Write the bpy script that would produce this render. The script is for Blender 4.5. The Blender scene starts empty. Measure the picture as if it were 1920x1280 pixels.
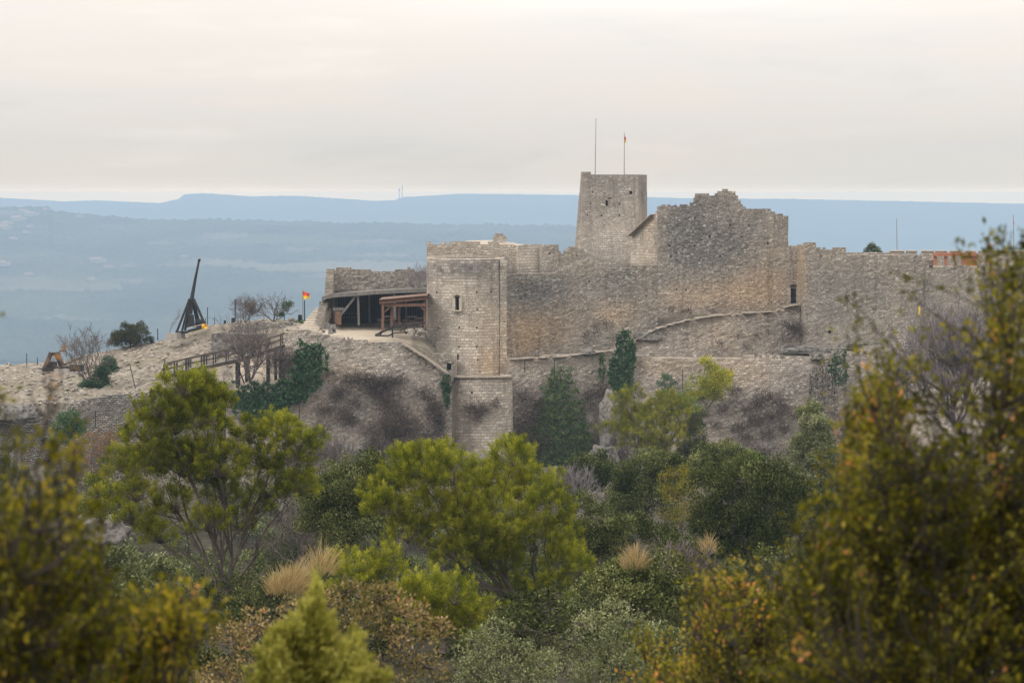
import bpy, math, random
import numpy as np
from mathutils import noise as mnoise, Vector

scene = bpy.context.scene
COL = scene.collection
rng = np.random.default_rng(7)
random.seed(7)

# ------------------------------------------------------------------ survey
# Bearings were read off the photograph; every point gets its own distance Y.
K, CX, HZ = 4800.0, 960.0, 366.0


def W(px, py, Y):
    return np.array([(px - CX) * Y / K, Y, (HZ - py) * Y / K])


def zof(py, Y):
    return (HZ - py) * Y / K


def n2(x, y, s=0.0):
    return mnoise.noise(Vector((x, y, s)))


# ------------------------------------------------------------------ object helpers
def tag(o, label=None, cat=None, group=None, kind=None):
    if label: o['label'] = label
    if cat: o['category'] = cat
    if group: o['group'] = group
    if kind: o['kind'] = kind
    return o


def thing(name, label, cat, loc, group=None):
    o = bpy.data.objects.new(name, None)
    o.empty_display_size = 0.5
    COL.objects.link(o)
    o.location = Vector([float(v) for v in loc])
    return tag(o, label, cat, group)


def root_loc(o):
    r = np.zeros(3)
    while o is not None:
        r += np.array(o.location)
        o = o.parent
    return r


class MB:
    """collects faces in world coordinates"""

    def __init__(self):
        self.v, self.f, self.uv, self.zone = [], [], {}, {}

    def vert(self, p):
        self.v.append((float(p[0]), float(p[1]), float(p[2])))
        return len(self.v) - 1

    def face(self, idx, uv=None):
        self.f.append(tuple(idx))
        if uv is not None: self.uv[len(self.f) - 1] = uv

    def poly(self, pts):
        self.face([self.vert(p) for p in pts])

    def box(self, c, size, rot=0.0, taper=1.0):
        cx, cy, cz = c; sx, sy, sz = [s / 2 for s in size]
        ca, sa = math.cos(rot), math.sin(rot)
        b = len(self.v)
        for z, t in ((-sz, 1.0), (sz, taper)):
            for x, y in ((-sx, -sy), (sx, -sy), (sx, sy), (-sx, sy)):
                x *= t; y *= t
                self.vert((cx + x * ca - y * sa, cy + x * sa + y * ca, cz + z))
        for q in ((0, 3, 2, 1), (4, 5, 6, 7), (0, 1, 5, 4), (1, 2, 6, 5), (2, 3, 7, 6), (3, 0, 4, 7)):
            self.face([b + i for i in q])

    def beam(self, p, q, w, h=None, up=(0, 0, 1)):
        h = h or w
        p, q = np.array(p, float), np.array(q, float)
        d = q - p; d /= np.linalg.norm(d) + 1e-9
        u = np.array(up, float)
        if abs(d @ u) > .95: u = np.array((0.0, 1.0, 0.0))
        s = np.cross(d, u); s /= np.linalg.norm(s)
        t = np.cross(s, d)
        b = len(self.v)
        for c in (p, q):
            for a, e in ((-1, -1), (1, -1), (1, 1), (-1, 1)):
                self.vert(c + s * a * w / 2 + t * e * h / 2)
        for f in ((0, 1, 2, 3), (7, 6, 5, 4), (0, 4, 5, 1), (1, 5, 6, 2), (2, 6, 7, 3), (3, 7, 4, 0)):
            self.face([b + i for i in f])

    def tube(self, pts, radii, n=6, cap=True):
        pts = [np.array(p, float) for p in pts]
        rings = []
        for i, p in enumerate(pts):
            d = pts[min(i + 1, len(pts) - 1)] - pts[max(i - 1, 0)]
            d = d / (np.linalg.norm(d) + 1e-9)
            u = np.array((0, 0, 1.0)) if abs(d[2]) < .9 else np.array((1.0, 0, 0))
            s = np.cross(d, u); s /= np.linalg.norm(s) + 1e-9
            t = np.cross(s, d)
            r = radii[i] if hasattr(radii, '__len__') else radii
            rings.append([self.vert(p + r * (s * math.cos(a) + t * math.sin(a)))
                          for a in [2 * math.pi * k / n for k in range(n)]])
        for a, b in zip(rings, rings[1:]):
            for k in range(n):
                self.face((a[k], a[(k + 1) % n], b[(k + 1) % n], b[k]))
        if cap and n > 2:
            self.face(rings[-1]); self.face(rings[0][::-1])

    def build(self, name, mat, parent=None, smooth=False, loc=None):
        me = bpy.data.meshes.new(name)
        o = bpy.data.objects.new(name, me)
        COL.objects.link(o)
        V = np.array(self.v, float).reshape(-1, 3)
        if parent is not None:
            off = root_loc(parent); o.parent = parent
        else:
            if loc is None:
                lo, hi = V.min(0), V.max(0)
                loc = np.array(((lo[0] + hi[0]) / 2, (lo[1] + hi[1]) / 2, lo[2]))
            off = np.array(loc, float); o.location = Vector(off)
        me.from_pydata((V - off).tolist(), [], self.f)
        if self.uv:
            lay = me.uv_layers.new(name='UVMap')
            buf = np.zeros((len(me.loops), 2), np.float32)
            for p in me.polygons:
                uv = self.uv.get(p.index)
                if uv is not None:
                    buf[p.loop_start:p.loop_start + p.loop_total] = uv
            lay.data.foreach_set('uv', buf.ravel())
        if self.zone:
            at = me.color_attributes.new('zone', 'FLOAT_COLOR', 'POINT')
            buf = np.zeros((len(self.v), 4), np.float32); buf[:, 3] = 1
            for i, z in self.zone.items(): buf[i, :3] = z
            at.data.foreach_set('color', buf.ravel())
        if mat: me.materials.append(mat)
        if smooth:
            me.polygons.foreach_set('use_smooth', [True] * len(me.polygons))
        me.update()
        return o


def fast_mesh(name, V, F, mat, parent=None, tone=None, loc=None, smooth=False):
    """V (n,3) world, F (m,k) with constant k"""
    V = np.asarray(V, float)
    me = bpy.data.meshes.new(name)
    o = bpy.data.objects.new(name, me)
    COL.objects.link(o)
    if parent is not None:
        off = root_loc(parent); o.parent = parent
    else:
        if loc is None:
            lo, hi = V.min(0), V.max(0)
            loc = np.array(((lo[0] + hi[0]) / 2, (lo[1] + hi[1]) / 2, lo[2]))
        off = np.array(loc, float); o.location = Vector(off)
    V = (V - off).astype(np.float32)
    F = np.asarray(F, np.int32); m, k = F.shape
    me.vertices.add(len(V)); me.vertices.foreach_set('co', V.ravel())
    me.loops.add(m * k); me.loops.foreach_set('vertex_index', F.ravel())
    me.polygons.add(m)
    me.polygons.foreach_set('loop_start', np.arange(0, m * k, k, dtype=np.int32))
    me.polygons.foreach_set('loop_total', np.full(m, k, np.int32))
    if smooth: me.polygons.foreach_set('use_smooth', np.ones(m, bool))
    if tone is not None:
        a = me.attributes.new('tone', 'FLOAT', 'POINT')
        a.data.foreach_set('value', np.asarray(tone, np.float32))
    me.materials.append(mat)
    me.update(calc_edges=True)
    return o


def copy_tree(o, parent=None):
    c = o.copy(); COL.objects.link(c)
    if parent is not None: c.parent = parent
    for ch in o.children: copy_tree(ch, c)
    return c


def interp(x, pts):
    xs = [p[0] for p in pts]; ys = [p[1] for p in pts]
    return float(np.interp(x, xs, ys))


# ------------------------------------------------------------------ materials
class NT:
    def __init__(self, name, world=False):
        if world:
            self.m = bpy.data.worlds.new(name); self.m.use_nodes = True
        else:
            self.m = bpy.data.materials.new(name); self.m.use_nodes = True
        self.t = self.m.node_tree
        self.t.nodes.clear()

    def n(self, typ, **kw):
        nd = self.t.nodes.new(typ)
        for k, v in kw.items():
            if k.startswith('i_'):
                nd.inputs[k[2:].replace('_', ' ')].default_value = v
            else:
                setattr(nd, k, v)
        return nd

    def l(self, a, b): self.t.links.new(a, b)

    def put(self, s, v):
        if isinstance(v, bpy.types.NodeSocket): self.l(v, s)
        elif isinstance(v, (tuple, list)) and len(v) == 3 and s.type == 'RGBA': s.default_value = (*v, 1)
        else: s.default_value = v

    def math(self, op, a, b=0.0, c=None, clamp=False):
        nd = self.n('ShaderNodeMath', operation=op, use_clamp=clamp)
        self.put(nd.inputs[0], a); self.put(nd.inputs[1], b)
        if c is not None: self.put(nd.inputs[2], c)
        return nd.outputs[0]

    def mix(self, f, a, b, blend='MIX'):
        nd = self.n('ShaderNodeMix', data_type='RGBA', blend_type=blend)
        self.put(nd.inputs[0], f); self.put(nd.inputs[6], a); self.put(nd.inputs[7], b)
        return nd.outputs[2]

    def noise(self, vec, scale, detail=3.0, rough=0.55, dist=0.0, out='Fac'):
        nd = self.n('ShaderNodeTexNoise')
        nd.inputs['Scale'].default_value = scale; nd.inputs['Detail'].default_value = detail
        nd.inputs['Roughness'].default_value = rough; nd.inputs['Distortion'].default_value = dist
        if vec is not None: self.l(vec, nd.inputs['Vector'])
        return nd.outputs[out]

    def ramp(self, f, stops):
        nd = self.n('ShaderNodeValToRGB')
        el = nd.color_ramp.elements
        while len(el) < len(stops): el.new(.5)
        for e, (p, c) in zip(el, stops):
            e.position = p
            e.color = (*c, 1) if isinstance(c, (tuple, list)) else (c, c, c, 1)
        self.put(nd.inputs[0], f)
        return nd.outputs[0]

    def vmap(self, vec, scale=(1, 1, 1), loc=(0, 0, 0)):
        nd = self.n('ShaderNodeMapping')
        nd.inputs['Scale'].default_value = scale; nd.inputs['Location'].default_value = loc
        self.l(vec, nd.inputs['Vector'])
        return nd.outputs[0]

    def bsdf(self, col, rough=.9, bump=None, bdist=.05, bstr=1.0, spec=.2):
        b = self.n('ShaderNodeBsdfPrincipled')
        self.put(b.inputs['Base Color'], col); self.put(b.inputs['Roughness'], rough)
        b.inputs['Specular IOR Level'].default_value = spec
        if bump is not None:
            bn = self.n('ShaderNodeBump'); bn.inputs['Distance'].default_value = bdist
            bn.inputs['Strength'].default_value = bstr
            self.l(bump, bn.inputs['Height']); self.l(bn.outputs[0], b.inputs['Normal'])
        o = self.n('ShaderNodeOutputMaterial')
        self.l(b.outputs[0], o.inputs['Surface'])
        return self.m


def stone_mat(name, lo, hi, mortar=(.15, .125, .10), row=.31, width=.52, ms=.035, warp=.13, rubble=0.0, off=0.0, gap=.62):
    t = NT(name)
    uv = t.vmap(t.n('ShaderNodeTexCoord').outputs['UV'], (1, 1, 1), (off, off * 1.7, 0))
    nz = t.noise(uv, 1.3, 3, .6, out='Color')
    sub = t.n('ShaderNodeVectorMath', operation='SUBTRACT'); t.l(nz, sub.inputs[0]); sub.inputs[1].default_value = (.5, .5, .5)
    sc = t.n('ShaderNodeVectorMath', operation='SCALE'); t.l(sub.outputs[0], sc.inputs[0]); sc.inputs['Scale'].default_value = warp * 2.5
    add = t.n('ShaderNodeVectorMath', operation='ADD'); t.l(uv, add.inputs[0]); t.l(sc.outputs[0], add.inputs[1])
    uw = add.outputs[0]
    # courses wander and stones vary in size from patch to patch
    lo_n = t.noise(uv, .35, 2, .5, out='Color')
    s2 = t.n('ShaderNodeVectorMath', operation='SUBTRACT'); t.l(lo_n, s2.inputs[0]); s2.inputs[1].default_value = (.5, .5, .5)
    m2 = t.n('ShaderNodeVectorMath', operation='MULTIPLY'); t.l(s2.outputs[0], m2.inputs[0]); m2.inputs[1].default_value = (1.2, warp * 6, 0)
    a2 = t.n('ShaderNodeVectorMath', operation='ADD'); t.l(uw, a2.inputs[0]); t.l(m2.outputs[0], a2.inputs[1])
    uw = a2.outputs[0]
    br = t.n('ShaderNodeTexBrick'); t.l(uw, br.inputs['Vector'])
    bq = t.n('ShaderNodeTexBrick'); t.l(t.vmap(uw, (1, 1, 1), (.37, .11, 0)), bq.inputs['Vector'])
    bq.inputs['Color1'].default_value = (0, 0, 0, 1); bq.inputs['Color2'].default_value = (1, 1, 1, 1); bq.inputs['Mortar'].default_value = (.4, .4, .4, 1)
    bq.inputs['Scale'].default_value = 1; bq.inputs['Mortar Size'].default_value = ms * .8; bq.inputs['Mortar Smooth'].default_value = .4
    bq.inputs['Brick Width'].default_value = width * .62; bq.inputs['Row Height'].default_value = row * .66; bq.offset = .37
    br.offset = .5; br.offset_frequency = 2
    br.inputs['Color1'].default_value = (0, 0, 0, 1); br.inputs['Color2'].default_value = (1, 1, 1, 1)
    br.inputs['Mortar'].default_value = (.4, .4, .4, 1)
    br.inputs['Scale'].default_value = 1; br.inputs['Mortar Size'].default_value = ms
    br.inputs['Mortar Smooth'].default_value = .35; br.inputs['Brick Width'].default_value = width
    br.inputs['Row Height'].default_value = row
    vo = t.n('ShaderNodeTexVoronoi', feature='F1'); t.l(t.vmap(uw, (3.3, 5.8, 1)), vo.inputs['Vector']); vo.inputs['Scale'].default_value = 1
    ve = t.n('ShaderNodeTexVoronoi', feature='DISTANCE_TO_EDGE'); t.l(t.vmap(uw, (3.3, 5.8, 1)), ve.inputs['Vector']); ve.inputs['Scale'].default_value = 1
    sepv = t.n('ShaderNodeSeparateColor'); t.l(vo.outputs['Color'], sepv.inputs[0])
    vgap = t.math('SUBTRACT', 1.0, t.math('SMOOTHSTEP', ve.outputs['Distance'], .0, .13) if False else t.math('MULTIPLY', ve.outputs['Distance'], 8.0, clamp=True))
    rm = t.math('MULTIPLY', t.math('SUBTRACT', t.noise(uv, .16, 3), .62 - rubble), 9.0, clamp=True)
    qm = t.math('MULTIPLY', t.math('SUBTRACT', t.noise(t.vmap(uv, (.6, 1.6, 1), (4, 9, 0)), .5, 2), .52), 14.0, clamp=True)
    val = t.mix(rm, t.mix(qm, br.outputs['Color'], bq.outputs['Color']), sepv.outputs[0])
    gapf = t.mix(rm, t.mix(qm, br.outputs['Fac'], bq.outputs['Fac']), vgap)
    zone = t.n('ShaderNodeAttribute', attribute_name='zone')
    sz = t.n('ShaderNodeSeparateColor'); t.l(zone.outputs['Color'], sz.inputs[0])
    brk = t.noise(uv, .55, 5, .65)
    def zf(ch, lo_, k): return t.math('MULTIPLY', t.math('ADD', ch, t.math('MULTIPLY', t.math('SUBTRACT', brk, .5), lo_)), k, clamp=True)
    base = t.ramp(val, [(0, lo), (.5, tuple((a + b) / 2 for a, b in zip(lo, hi))), (.9, hi), (1, tuple(min(.6, c * 1.12) for c in hi))])
    och = t.ramp(val, [(0, (.36, .25, .155)), (1, (.55, .41, .275))])
    gry = t.ramp(val, [(0, (.10, .095, .092)), (.55, (.17, .162, .155)), (.8, (.215, .207, .198)), (.95, (.28, .272, .262)), (1, (.36, .35, .34))])
    pal = t.ramp(val, [(0, (.43, .385, .33)), (1, (.56, .51, .445))])
    c = t.mix(zf(sz.outputs[0], 1.1, 1.0), base, och)
    c = t.mix(zf(sz.outputs[2], 1.0, 1.0), c, pal)
    c = t.mix(zf(sz.outputs[1], 1.1, 1.0), c, gry)
    stain = t.noise(uv, .12, 5, .62)
    c = t.mix(1.0, c, t.ramp(stain, [(.28, (.76, .755, .77)), (.5, (1.0, 1.0, 1.0)), (.72, (1.16, 1.11, 1.04))]), 'MULTIPLY')
    streak = t.noise(t.vmap(uv, (1.4, .13, 1)), 1.0, 4, .6)
    c = t.mix(.75, c, t.ramp(streak, [(.32, (.66, .65, .66)), (.5, (1, 1, 1))]), 'MULTIPLY')
    fine = t.noise(uv, 5.5, 4, .7)
    c = t.mix(1.0, c, t.ramp(fine, [(.25, (.72, .71, .70)), (.5, (1.0, 1.0, 1.0)), (.75, (1.2, 1.19, 1.17))]), 'MULTIPLY')
    c = t.mix(1.0, c, (.975, .987, 1.0), 'MULTIPLY')
    c = t.mix(t.math('MULTIPLY', gapf, gap), c, mortar)
    h = t.math('ADD', t.math('MULTIPLY', gapf, -1.0), t.math('MULTIPLY', fine, .6))
    h = t.math('ADD', h, t.math('MULTIPLY', val, .4))
    return t.bsdf(c, .95, h, .07, .9, .1)


def simple_mat(name, c1, c2, scale=3.0, rough=.8, bump=.01, stretch=(1, 1, 1), spec=.25):
    t = NT(name)
    co = t.vmap(t.n('ShaderNodeTexCoord').outputs['Object'], stretch)
    f = t.noise(co, scale, 5, .65)
    return t.bsdf(t.ramp(f, [(.3, c1), (.7, c2)]), rough, f, bump, .8, spec)


def leaf_mat(name, stops, trans=.35, rough=.6, spec=.1, tcol=1.2):
    t = NT(name)
    at = t.n('ShaderNodeAttribute', attribute_name='tone')
    c = t.ramp(at.outputs['Fac'], stops)
    b = t.n('ShaderNodeBsdfPrincipled')
    t.l(c, b.inputs['Base Color']); b.inputs['Roughness'].default_value = rough
    b.inputs['Specular IOR Level'].default_value = spec
    tr = t.n('ShaderNodeBsdfTranslucent')
    t.l(t.mix(1.0, c, (tcol, tcol * 1.05, tcol * .6), 'MULTIPLY'), tr.inputs['Color'])
    mx = t.n('ShaderNodeMixShader'); mx.inputs[0].default_value = trans
    t.l(b.outputs[0], mx.inputs[1]); t.l(tr.outputs[0], mx.inputs[2])
    o = t.n('ShaderNodeOutputMaterial'); t.l(mx.outputs[0], o.inputs['Surface'])
    return t.m


M = {}
M['stone'] = stone_mat('limestone_masonry', (.30, .255, .21), (.46, .405, .345), rubble=.06)
M['stone_keep'] = stone_mat('keep_masonry', (.27, .238, .205), (.40, .36, .315), gap=.5, rubble=.20, off=13, row=.30, width=.46)
M['stone_ruin'] = stone_mat('ruin_rubble_masonry', (.255, .226, .195), (.385, .348, .302), gap=.5, rubble=.30, row=.27, width=.40, off=31)
M['stone_low'] = stone_mat('retaining_masonry', (.275, .24, .208), (.46, .41, .36), rubble=.24, row=.28, width=.46, ms=.035, off=57, gap=.5)
M['stone_tower'] = stone_mat('tower_ashlar', (.37, .32, .265), (.53, .47, .40), mortar=(.20, .17, .14), row=.34, width=.56, ms=.03, warp=.06, rubble=-.1, off=77)
M['drystone'] = stone_mat('drystone_masonry', (.19, .175, .155), (.42, .39, .35), mortar=(.06, .056, .05), row=.2, width=.5, ms=.05, rubble=.12, off=91, gap=.95)
M['plaster'] = simple_mat('old_lime_plaster', (.36, .31, .25), (.45, .39, .32), 1.2, .95, .01)
M['coping'] = simple_mat('pale_coping_stone', (.33, .285, .235), (.47, .42, .355), 2.0, .95, .02)
M['worn'] = simple_mat('worn_grey_stone', (.24, .205, .17), (.38, .335, .285), 1.6, .95, .03)
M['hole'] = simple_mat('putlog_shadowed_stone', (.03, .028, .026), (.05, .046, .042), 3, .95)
M['dark_wood'] = simple_mat('weathered_dark_timber', (.014, .014, .016), (.042, .04, .04), 4, .85, .01, (1, 1, .3))
M['grey_wood'] = simple_mat('grey_weathered_timber', (.09, .083, .077), (.18, .168, .157), 3, .9, .01, (1, 1, .3))
M['roof_wood'] = simple_mat('grey_board_roofing', (.08, .073, .067), (.16, .147, .135), 2, .9, .02)
M['red_wood'] = simple_mat('reddish_stained_timber', (.085, .046, .032), (.17, .093, .062), 3, .75, .01, (1, 1, .4))
M['brick_wood'] = simple_mat('orange_stained_boards', (.27, .105, .06), (.36, .155, .095), 2, .8, .01)
M['brown_wood'] = simple_mat('brown_timber', (.055, .04, .03), (.12, .09, .068), 3, .85, .01)
M['pale_wood'] = simple_mat('bleached_planks', (.25, .23, .21), (.42, .39, .36), 2, .9, .01)
M['metal'] = simple_mat('grey_steel_pole', (.16, .16, .165), (.26, .26, .265), 5, .5, .0)
M['post_metal'] = simple_mat('dark_green_fence_post', (.02, .032, .04), (.045, .06, .065), 5, .6, .0)
M['yellow'] = simple_mat('yellow_flag_cloth', (.62, .40, .03), (.74, .50, .05), 3, .8, .0)
M['red'] = simple_mat('red_flag_cloth', (.50, .05, .03), (.64, .08, .05), 3, .8, .0)
M['orange'] = simple_mat('orange_paint', (.42, .13, .02), (.52, .18, .03), 3, .7, .0)
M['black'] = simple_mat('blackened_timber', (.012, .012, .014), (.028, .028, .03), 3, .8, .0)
M['concrete'] = simple_mat('old_concrete', (.22, .20, .18), (.33, .30, .27), 1.5, .95, .02)
M['bark'] = simple_mat('grey_brown_bark', (.045, .036, .03), (.12, .10, .085), 6, .95, .02, (1, 1, .3))
M['bark_dark'] = simple_mat('dark_bark', (.018, .015, .013), (.05, .042, .036), 6, .95, .02, (1, 1, .3))
M['twig'] = simple_mat('bare_twigs', (.075, .06, .055), (.15, .125, .115), 3, .9, .0)
M['twig_grey'] = simple_mat('lilac_grey_bare_twigs', (.12, .105, .11), (.20, .18, .185), 3, .9, .0)
M['house_wall'] = simple_mat('pale_render', (.17, .16, .15), (.24, .23, .215), .3, .9, .0)
M['house_roof'] = simple_mat('clay_tiles', (.17, .115, .09), (.22, .16, .125), .5, .9, .0)
M['window_dark'] = simple_mat('dark_window', (.03, .035, .04), (.06, .065, .07), 1, .3, .0)


def rock_mat(name, lo, hi, dark=(.05, .047, .044)):
    t = NT(name)
    co = t.n('ShaderNodeTexCoord').outputs['Object']
    a = t.noise(co, .35, 6, .65); b = t.noise(co, 2.6, 6, .72)
    c = t.ramp(a, [(.3, lo), (.7, hi)])
    c = t.mix(1.0, c, t.ramp(b, [(.36, .28), (.5, .95), (.72, 1.35)]), 'MULTIPLY')
    ve = t.n('ShaderNodeTexVoronoi', feature='DISTANCE_TO_EDGE'); t.l(t.vmap(co, (.8, .8, 1.5)), ve.inputs['Vector'])
    ve.inputs['Scale'].default_value = 1.1
    c = t.mix(t.math('MULTIPLY', t.math('SUBTRACT', .75, t.math('MULTIPLY', ve.outputs['Distance'], 9.0), clamp=True), t.ramp(a, [(.45, 0), (.6, .7)])), c, dark)
    return t.bsdf(c, .95, b, .12, 1.0, .1)


M['rock'] = rock_mat('grey_limestone_rock', (.10, .092, .085), (.25, .235, .215))
M['loose'] = rock_mat('pale_loose_limestone', (.21, .185, .155), (.40, .365, .315))


def ground_mat():
    t = NT('hill_ground')
    co = t.n('ShaderNodeTexCoord').outputs['Object']
    z = t.n('ShaderNodeAttribute', attribute_name='zone')
    sz = t.n('ShaderNodeSeparateColor'); t.l(z.outputs['Color'], sz.inputs[0])
    a = t.noise(co, .09, 6, .62); b = t.noise(co, .8, 6, .7); f = t.noise(co, 5, 4, .7)
    lime = t.ramp(b, [(.32, (.075, .066, .055)), (.45, (.16, .14, .115)), (.57, (.25, .22, .185)), (.75, (.39, .36, .315))])
    dirt = t.ramp(a, [(.35, (.17, .138, .105)), (.65, (.23, .197, .16))])
    grass = t.ramp(b, [(.3, (.12, .105, .065)), (.7, (.22, .195, .13))])
    lm = t.mix(t.ramp(a, [(.38, 0), (.62, .55)]), lime, dirt)
    lm = t.mix(t.ramp(t.noise(co, .22, 5, .7), [(.5, 0), (.66, .75)]), lm, grass)
    scrub = t.ramp(b, [(.3, (.016, .016, .010)), (.5, (.036, .033, .021)), (.75, (.08, .07, .05))])
    sand = t.ramp(b, [(.3, (.33, .28, .215)), (.7, (.41, .355, .285))])
    c = t.mix(sz.outputs[0], scrub, lm)
    c = t.mix(sz.outputs[2], c, sand)
    c = t.mix(1.0, c, t.ramp(f, [(.3, .72), (.55, 1.0), (.8, 1.18)]), 'MULTIPLY')
    h = t.math('ADD', b, t.math('MULTIPLY', f, .4))
    return t.bsdf(c, .95, h, .22, .9, .1)


M['ground'] = ground_mat()


def far_mat(name, stops, s=.004, field=0.0):
    t = NT(name)
    co = t.n('ShaderNodeTexCoord').outputs['Object']
    a = t.noise(co, s, 6, .6); b = t.noise(co, s * 9, 4, .7)
    f = t.math('ADD', t.math('MULTIPLY', a, .7), t.math('MULTIPLY', b, .3))
    c = t.ramp(f, stops)
    if field:
        st = t.vmap(co, (.7, 1.0, .3))
        vo = t.n('ShaderNodeTexVoronoi', feature='F1'); t.l(st, vo.inputs['Vector']); vo.inputs['Scale'].default_value = .0042
        sv = t.n('ShaderNodeSeparateColor'); t.l(vo.outputs['Color'], sv.inputs[0])
        fld = t.ramp(sv.outputs[1], [(0, (.06, .07, .045)), (.5, (.10, .095, .07)), (1, (.15, .13, .105))])
        mask = t.math('MULTIPLY', t.math('SUBTRACT', sv.outputs[0], 1 - field), 10, clamp=True)
        mask = t.math('MULTIPLY', mask, t.ramp(t.noise(co, .0011, 3, .5), [(.44, 0), (.55, 1)]))
        c = t.mix(mask, c, fld)
    z = t.n('ShaderNodeAttribute', attribute_name='zone')
    sz = t.n('ShaderNodeSeparateColor'); t.l(z.outputs['Color'], sz.inputs[0])
    c = t.mix(sz.outputs[0], c, (.20, .165, .14))
    return t.bsdf(c, 1.0, b, 4.0, .6, 0)


M['valley'] = far_mat('valley_floor_fields', [(.35, (.07, .085, .065)), (.5, (.11, .12, .085)), (.66, (.17, .165, .125))], .004, .2)
M['woods'] = far_mat('wooded_hillside', [(.3, (.018, .026, .02)), (.5, (.042, .05, .038)), (.72, (.085, .085, .065))], .003, .14)
M['farwoods'] = far_mat('distant_wooded_hill', [(.3, (.02, .028, .016)), (.7, (.05, .055, .03))], .002)
M['mountain'] = far_mat('distant_limestone_mountain', [(.3, (.25, .25, .23)), (.7, (.45, .45, .43))], .001)

# foliage
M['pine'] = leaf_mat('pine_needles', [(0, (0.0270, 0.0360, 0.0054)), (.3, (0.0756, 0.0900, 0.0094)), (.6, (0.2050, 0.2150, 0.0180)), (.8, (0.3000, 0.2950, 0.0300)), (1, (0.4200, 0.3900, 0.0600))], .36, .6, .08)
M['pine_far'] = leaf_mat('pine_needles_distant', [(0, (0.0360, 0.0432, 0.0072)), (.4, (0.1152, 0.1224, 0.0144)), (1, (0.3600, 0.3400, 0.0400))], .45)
M['oak'] = leaf_mat('holm_oak_leaves', [(0, (0.0078, 0.0126, 0.0036)), (.4, (0.0375, 0.0495, 0.0135)), (.75, (0.1450, 0.1600, 0.0550)), (1, (0.3000, 0.3000, 0.1400))], .14, .65, .04)
M['oak_pale'] = leaf_mat('grey_green_leaves', [(0, (0.0300, 0.0360, 0.0168)), (.4, (0.0863, 0.1013, 0.0465)), (.75, (0.2100, 0.2250, 0.1150)), (1, (0.3300, 0.3400, 0.2000))], .16, .65, .05)
M['oak_bright'] = leaf_mat('fresh_green_leaves', [(0, (.04, .075, .02)), (.5, (.09, .14, .035)), (1, (.19, .25, .08))], .3)
M['conifer'] = leaf_mat('juniper_scales', [(0, (0.0132, 0.0168, 0.0084)), (.5, (0.0413, 0.0435, 0.0195)), (1, (0.1100, 0.1050, 0.0450))], .1)
M['juniper_near'] = leaf_mat('juniper_sprays', [(0, (.08, .085, .015)), (.45, (.25, .24, .045)), (1, (.46, .42, .13))], .35)
M['ivy'] = leaf_mat('ivy_leaves', [(0, (.014, .040, .017)), (.5, (.036, .09, .038)), (.9, (.07, .145, .055)), (1, (.14, .20, .06))], .12, .5, .2)
M['ivy_light'] = leaf_mat('light_creeper_leaves', [(0, (.025, .05, .02)), (.4, (.055, .10, .038)), (.8, (.10, .16, .055)), (1, (.17, .20, .07))], .2)
M['yellow_leaf'] = leaf_mat('yellowing_leaves', [(0, (.05, .085, .02)), (.35, (.13, .17, .03)), (.65, (.33, .32, .04)), (1, (.55, .46, .07))], .35)
M['orange_leaf'] = leaf_mat('autumn_orange_leaves', [(0, (.08, .05, .022)), (.5, (.22, .115, .04)), (1, (.42, .21, .07))], .35)
M['box'] = leaf_mat('olive_shrub_leaves', [(0, (0.0270, 0.0300, 0.0036)), (.3, (0.0792, 0.0756, 0.0072)), (.6, (0.2200, 0.1900, 0.0200)), (.84, (0.3400, 0.2700, 0.0400)), (.94, (0.5000, 0.2200, 0.0550)), (1, (0.6200, 0.2800, 0.1100))], .45, .55, .12)
M['box_left'] = leaf_mat('yellow_olive_shrub_leaves', [(0, (0.0240, 0.0288, 0.0036)), (.35, (0.0864, 0.0828, 0.0072)), (.65, (0.2600, 0.2100, 0.0180)), (.9, (0.4200, 0.3100, 0.0450)), (1, (0.6000, 0.2700, 0.0800))], .45, .55, .12)
M['russet'] = leaf_mat('russet_shrub_leaves', [(0, (0.0330, 0.0300, 0.0084)), (.35, (0.0900, 0.0756, 0.0230)), (.65, (0.2500, 0.1850, 0.0850)), (.88, (0.3600, 0.2600, 0.1500)), (1, (0.4200, 0.1800, 0.0900))], .3)
M['under'] = leaf_mat('undergrowth_leaves', [(0, (0.0132, 0.0144, 0.0066)), (.4, (0.0396, 0.0418, 0.0180)), (.7, (0.1000, 0.0980, 0.0420)), (.9, (0.1400, 0.1100, 0.0600)), (1, (0.1900, 0.1400, 0.0900))], .2)
M['bramble'] = leaf_mat('dry_bramble_stems', [(0, (.035, .029, .028)), (.5, (.085, .068, .062)), (.85, (.15, .12, .105)), (1, (.22, .12, .075))], .1)
M['drygrass'] = leaf_mat('dry_grass_blades', [(0, (.20, .145, .075)), (.5, (.36, .26, .14)), (1, (.52, .40, .25))], .3)
# ------------------------------------------------------------------ sky, sun, air, camera
SUN_EL, SUN_AZ = math.radians(38), math.radians(-130)     # azimuth measured from +Y towards +X


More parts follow.
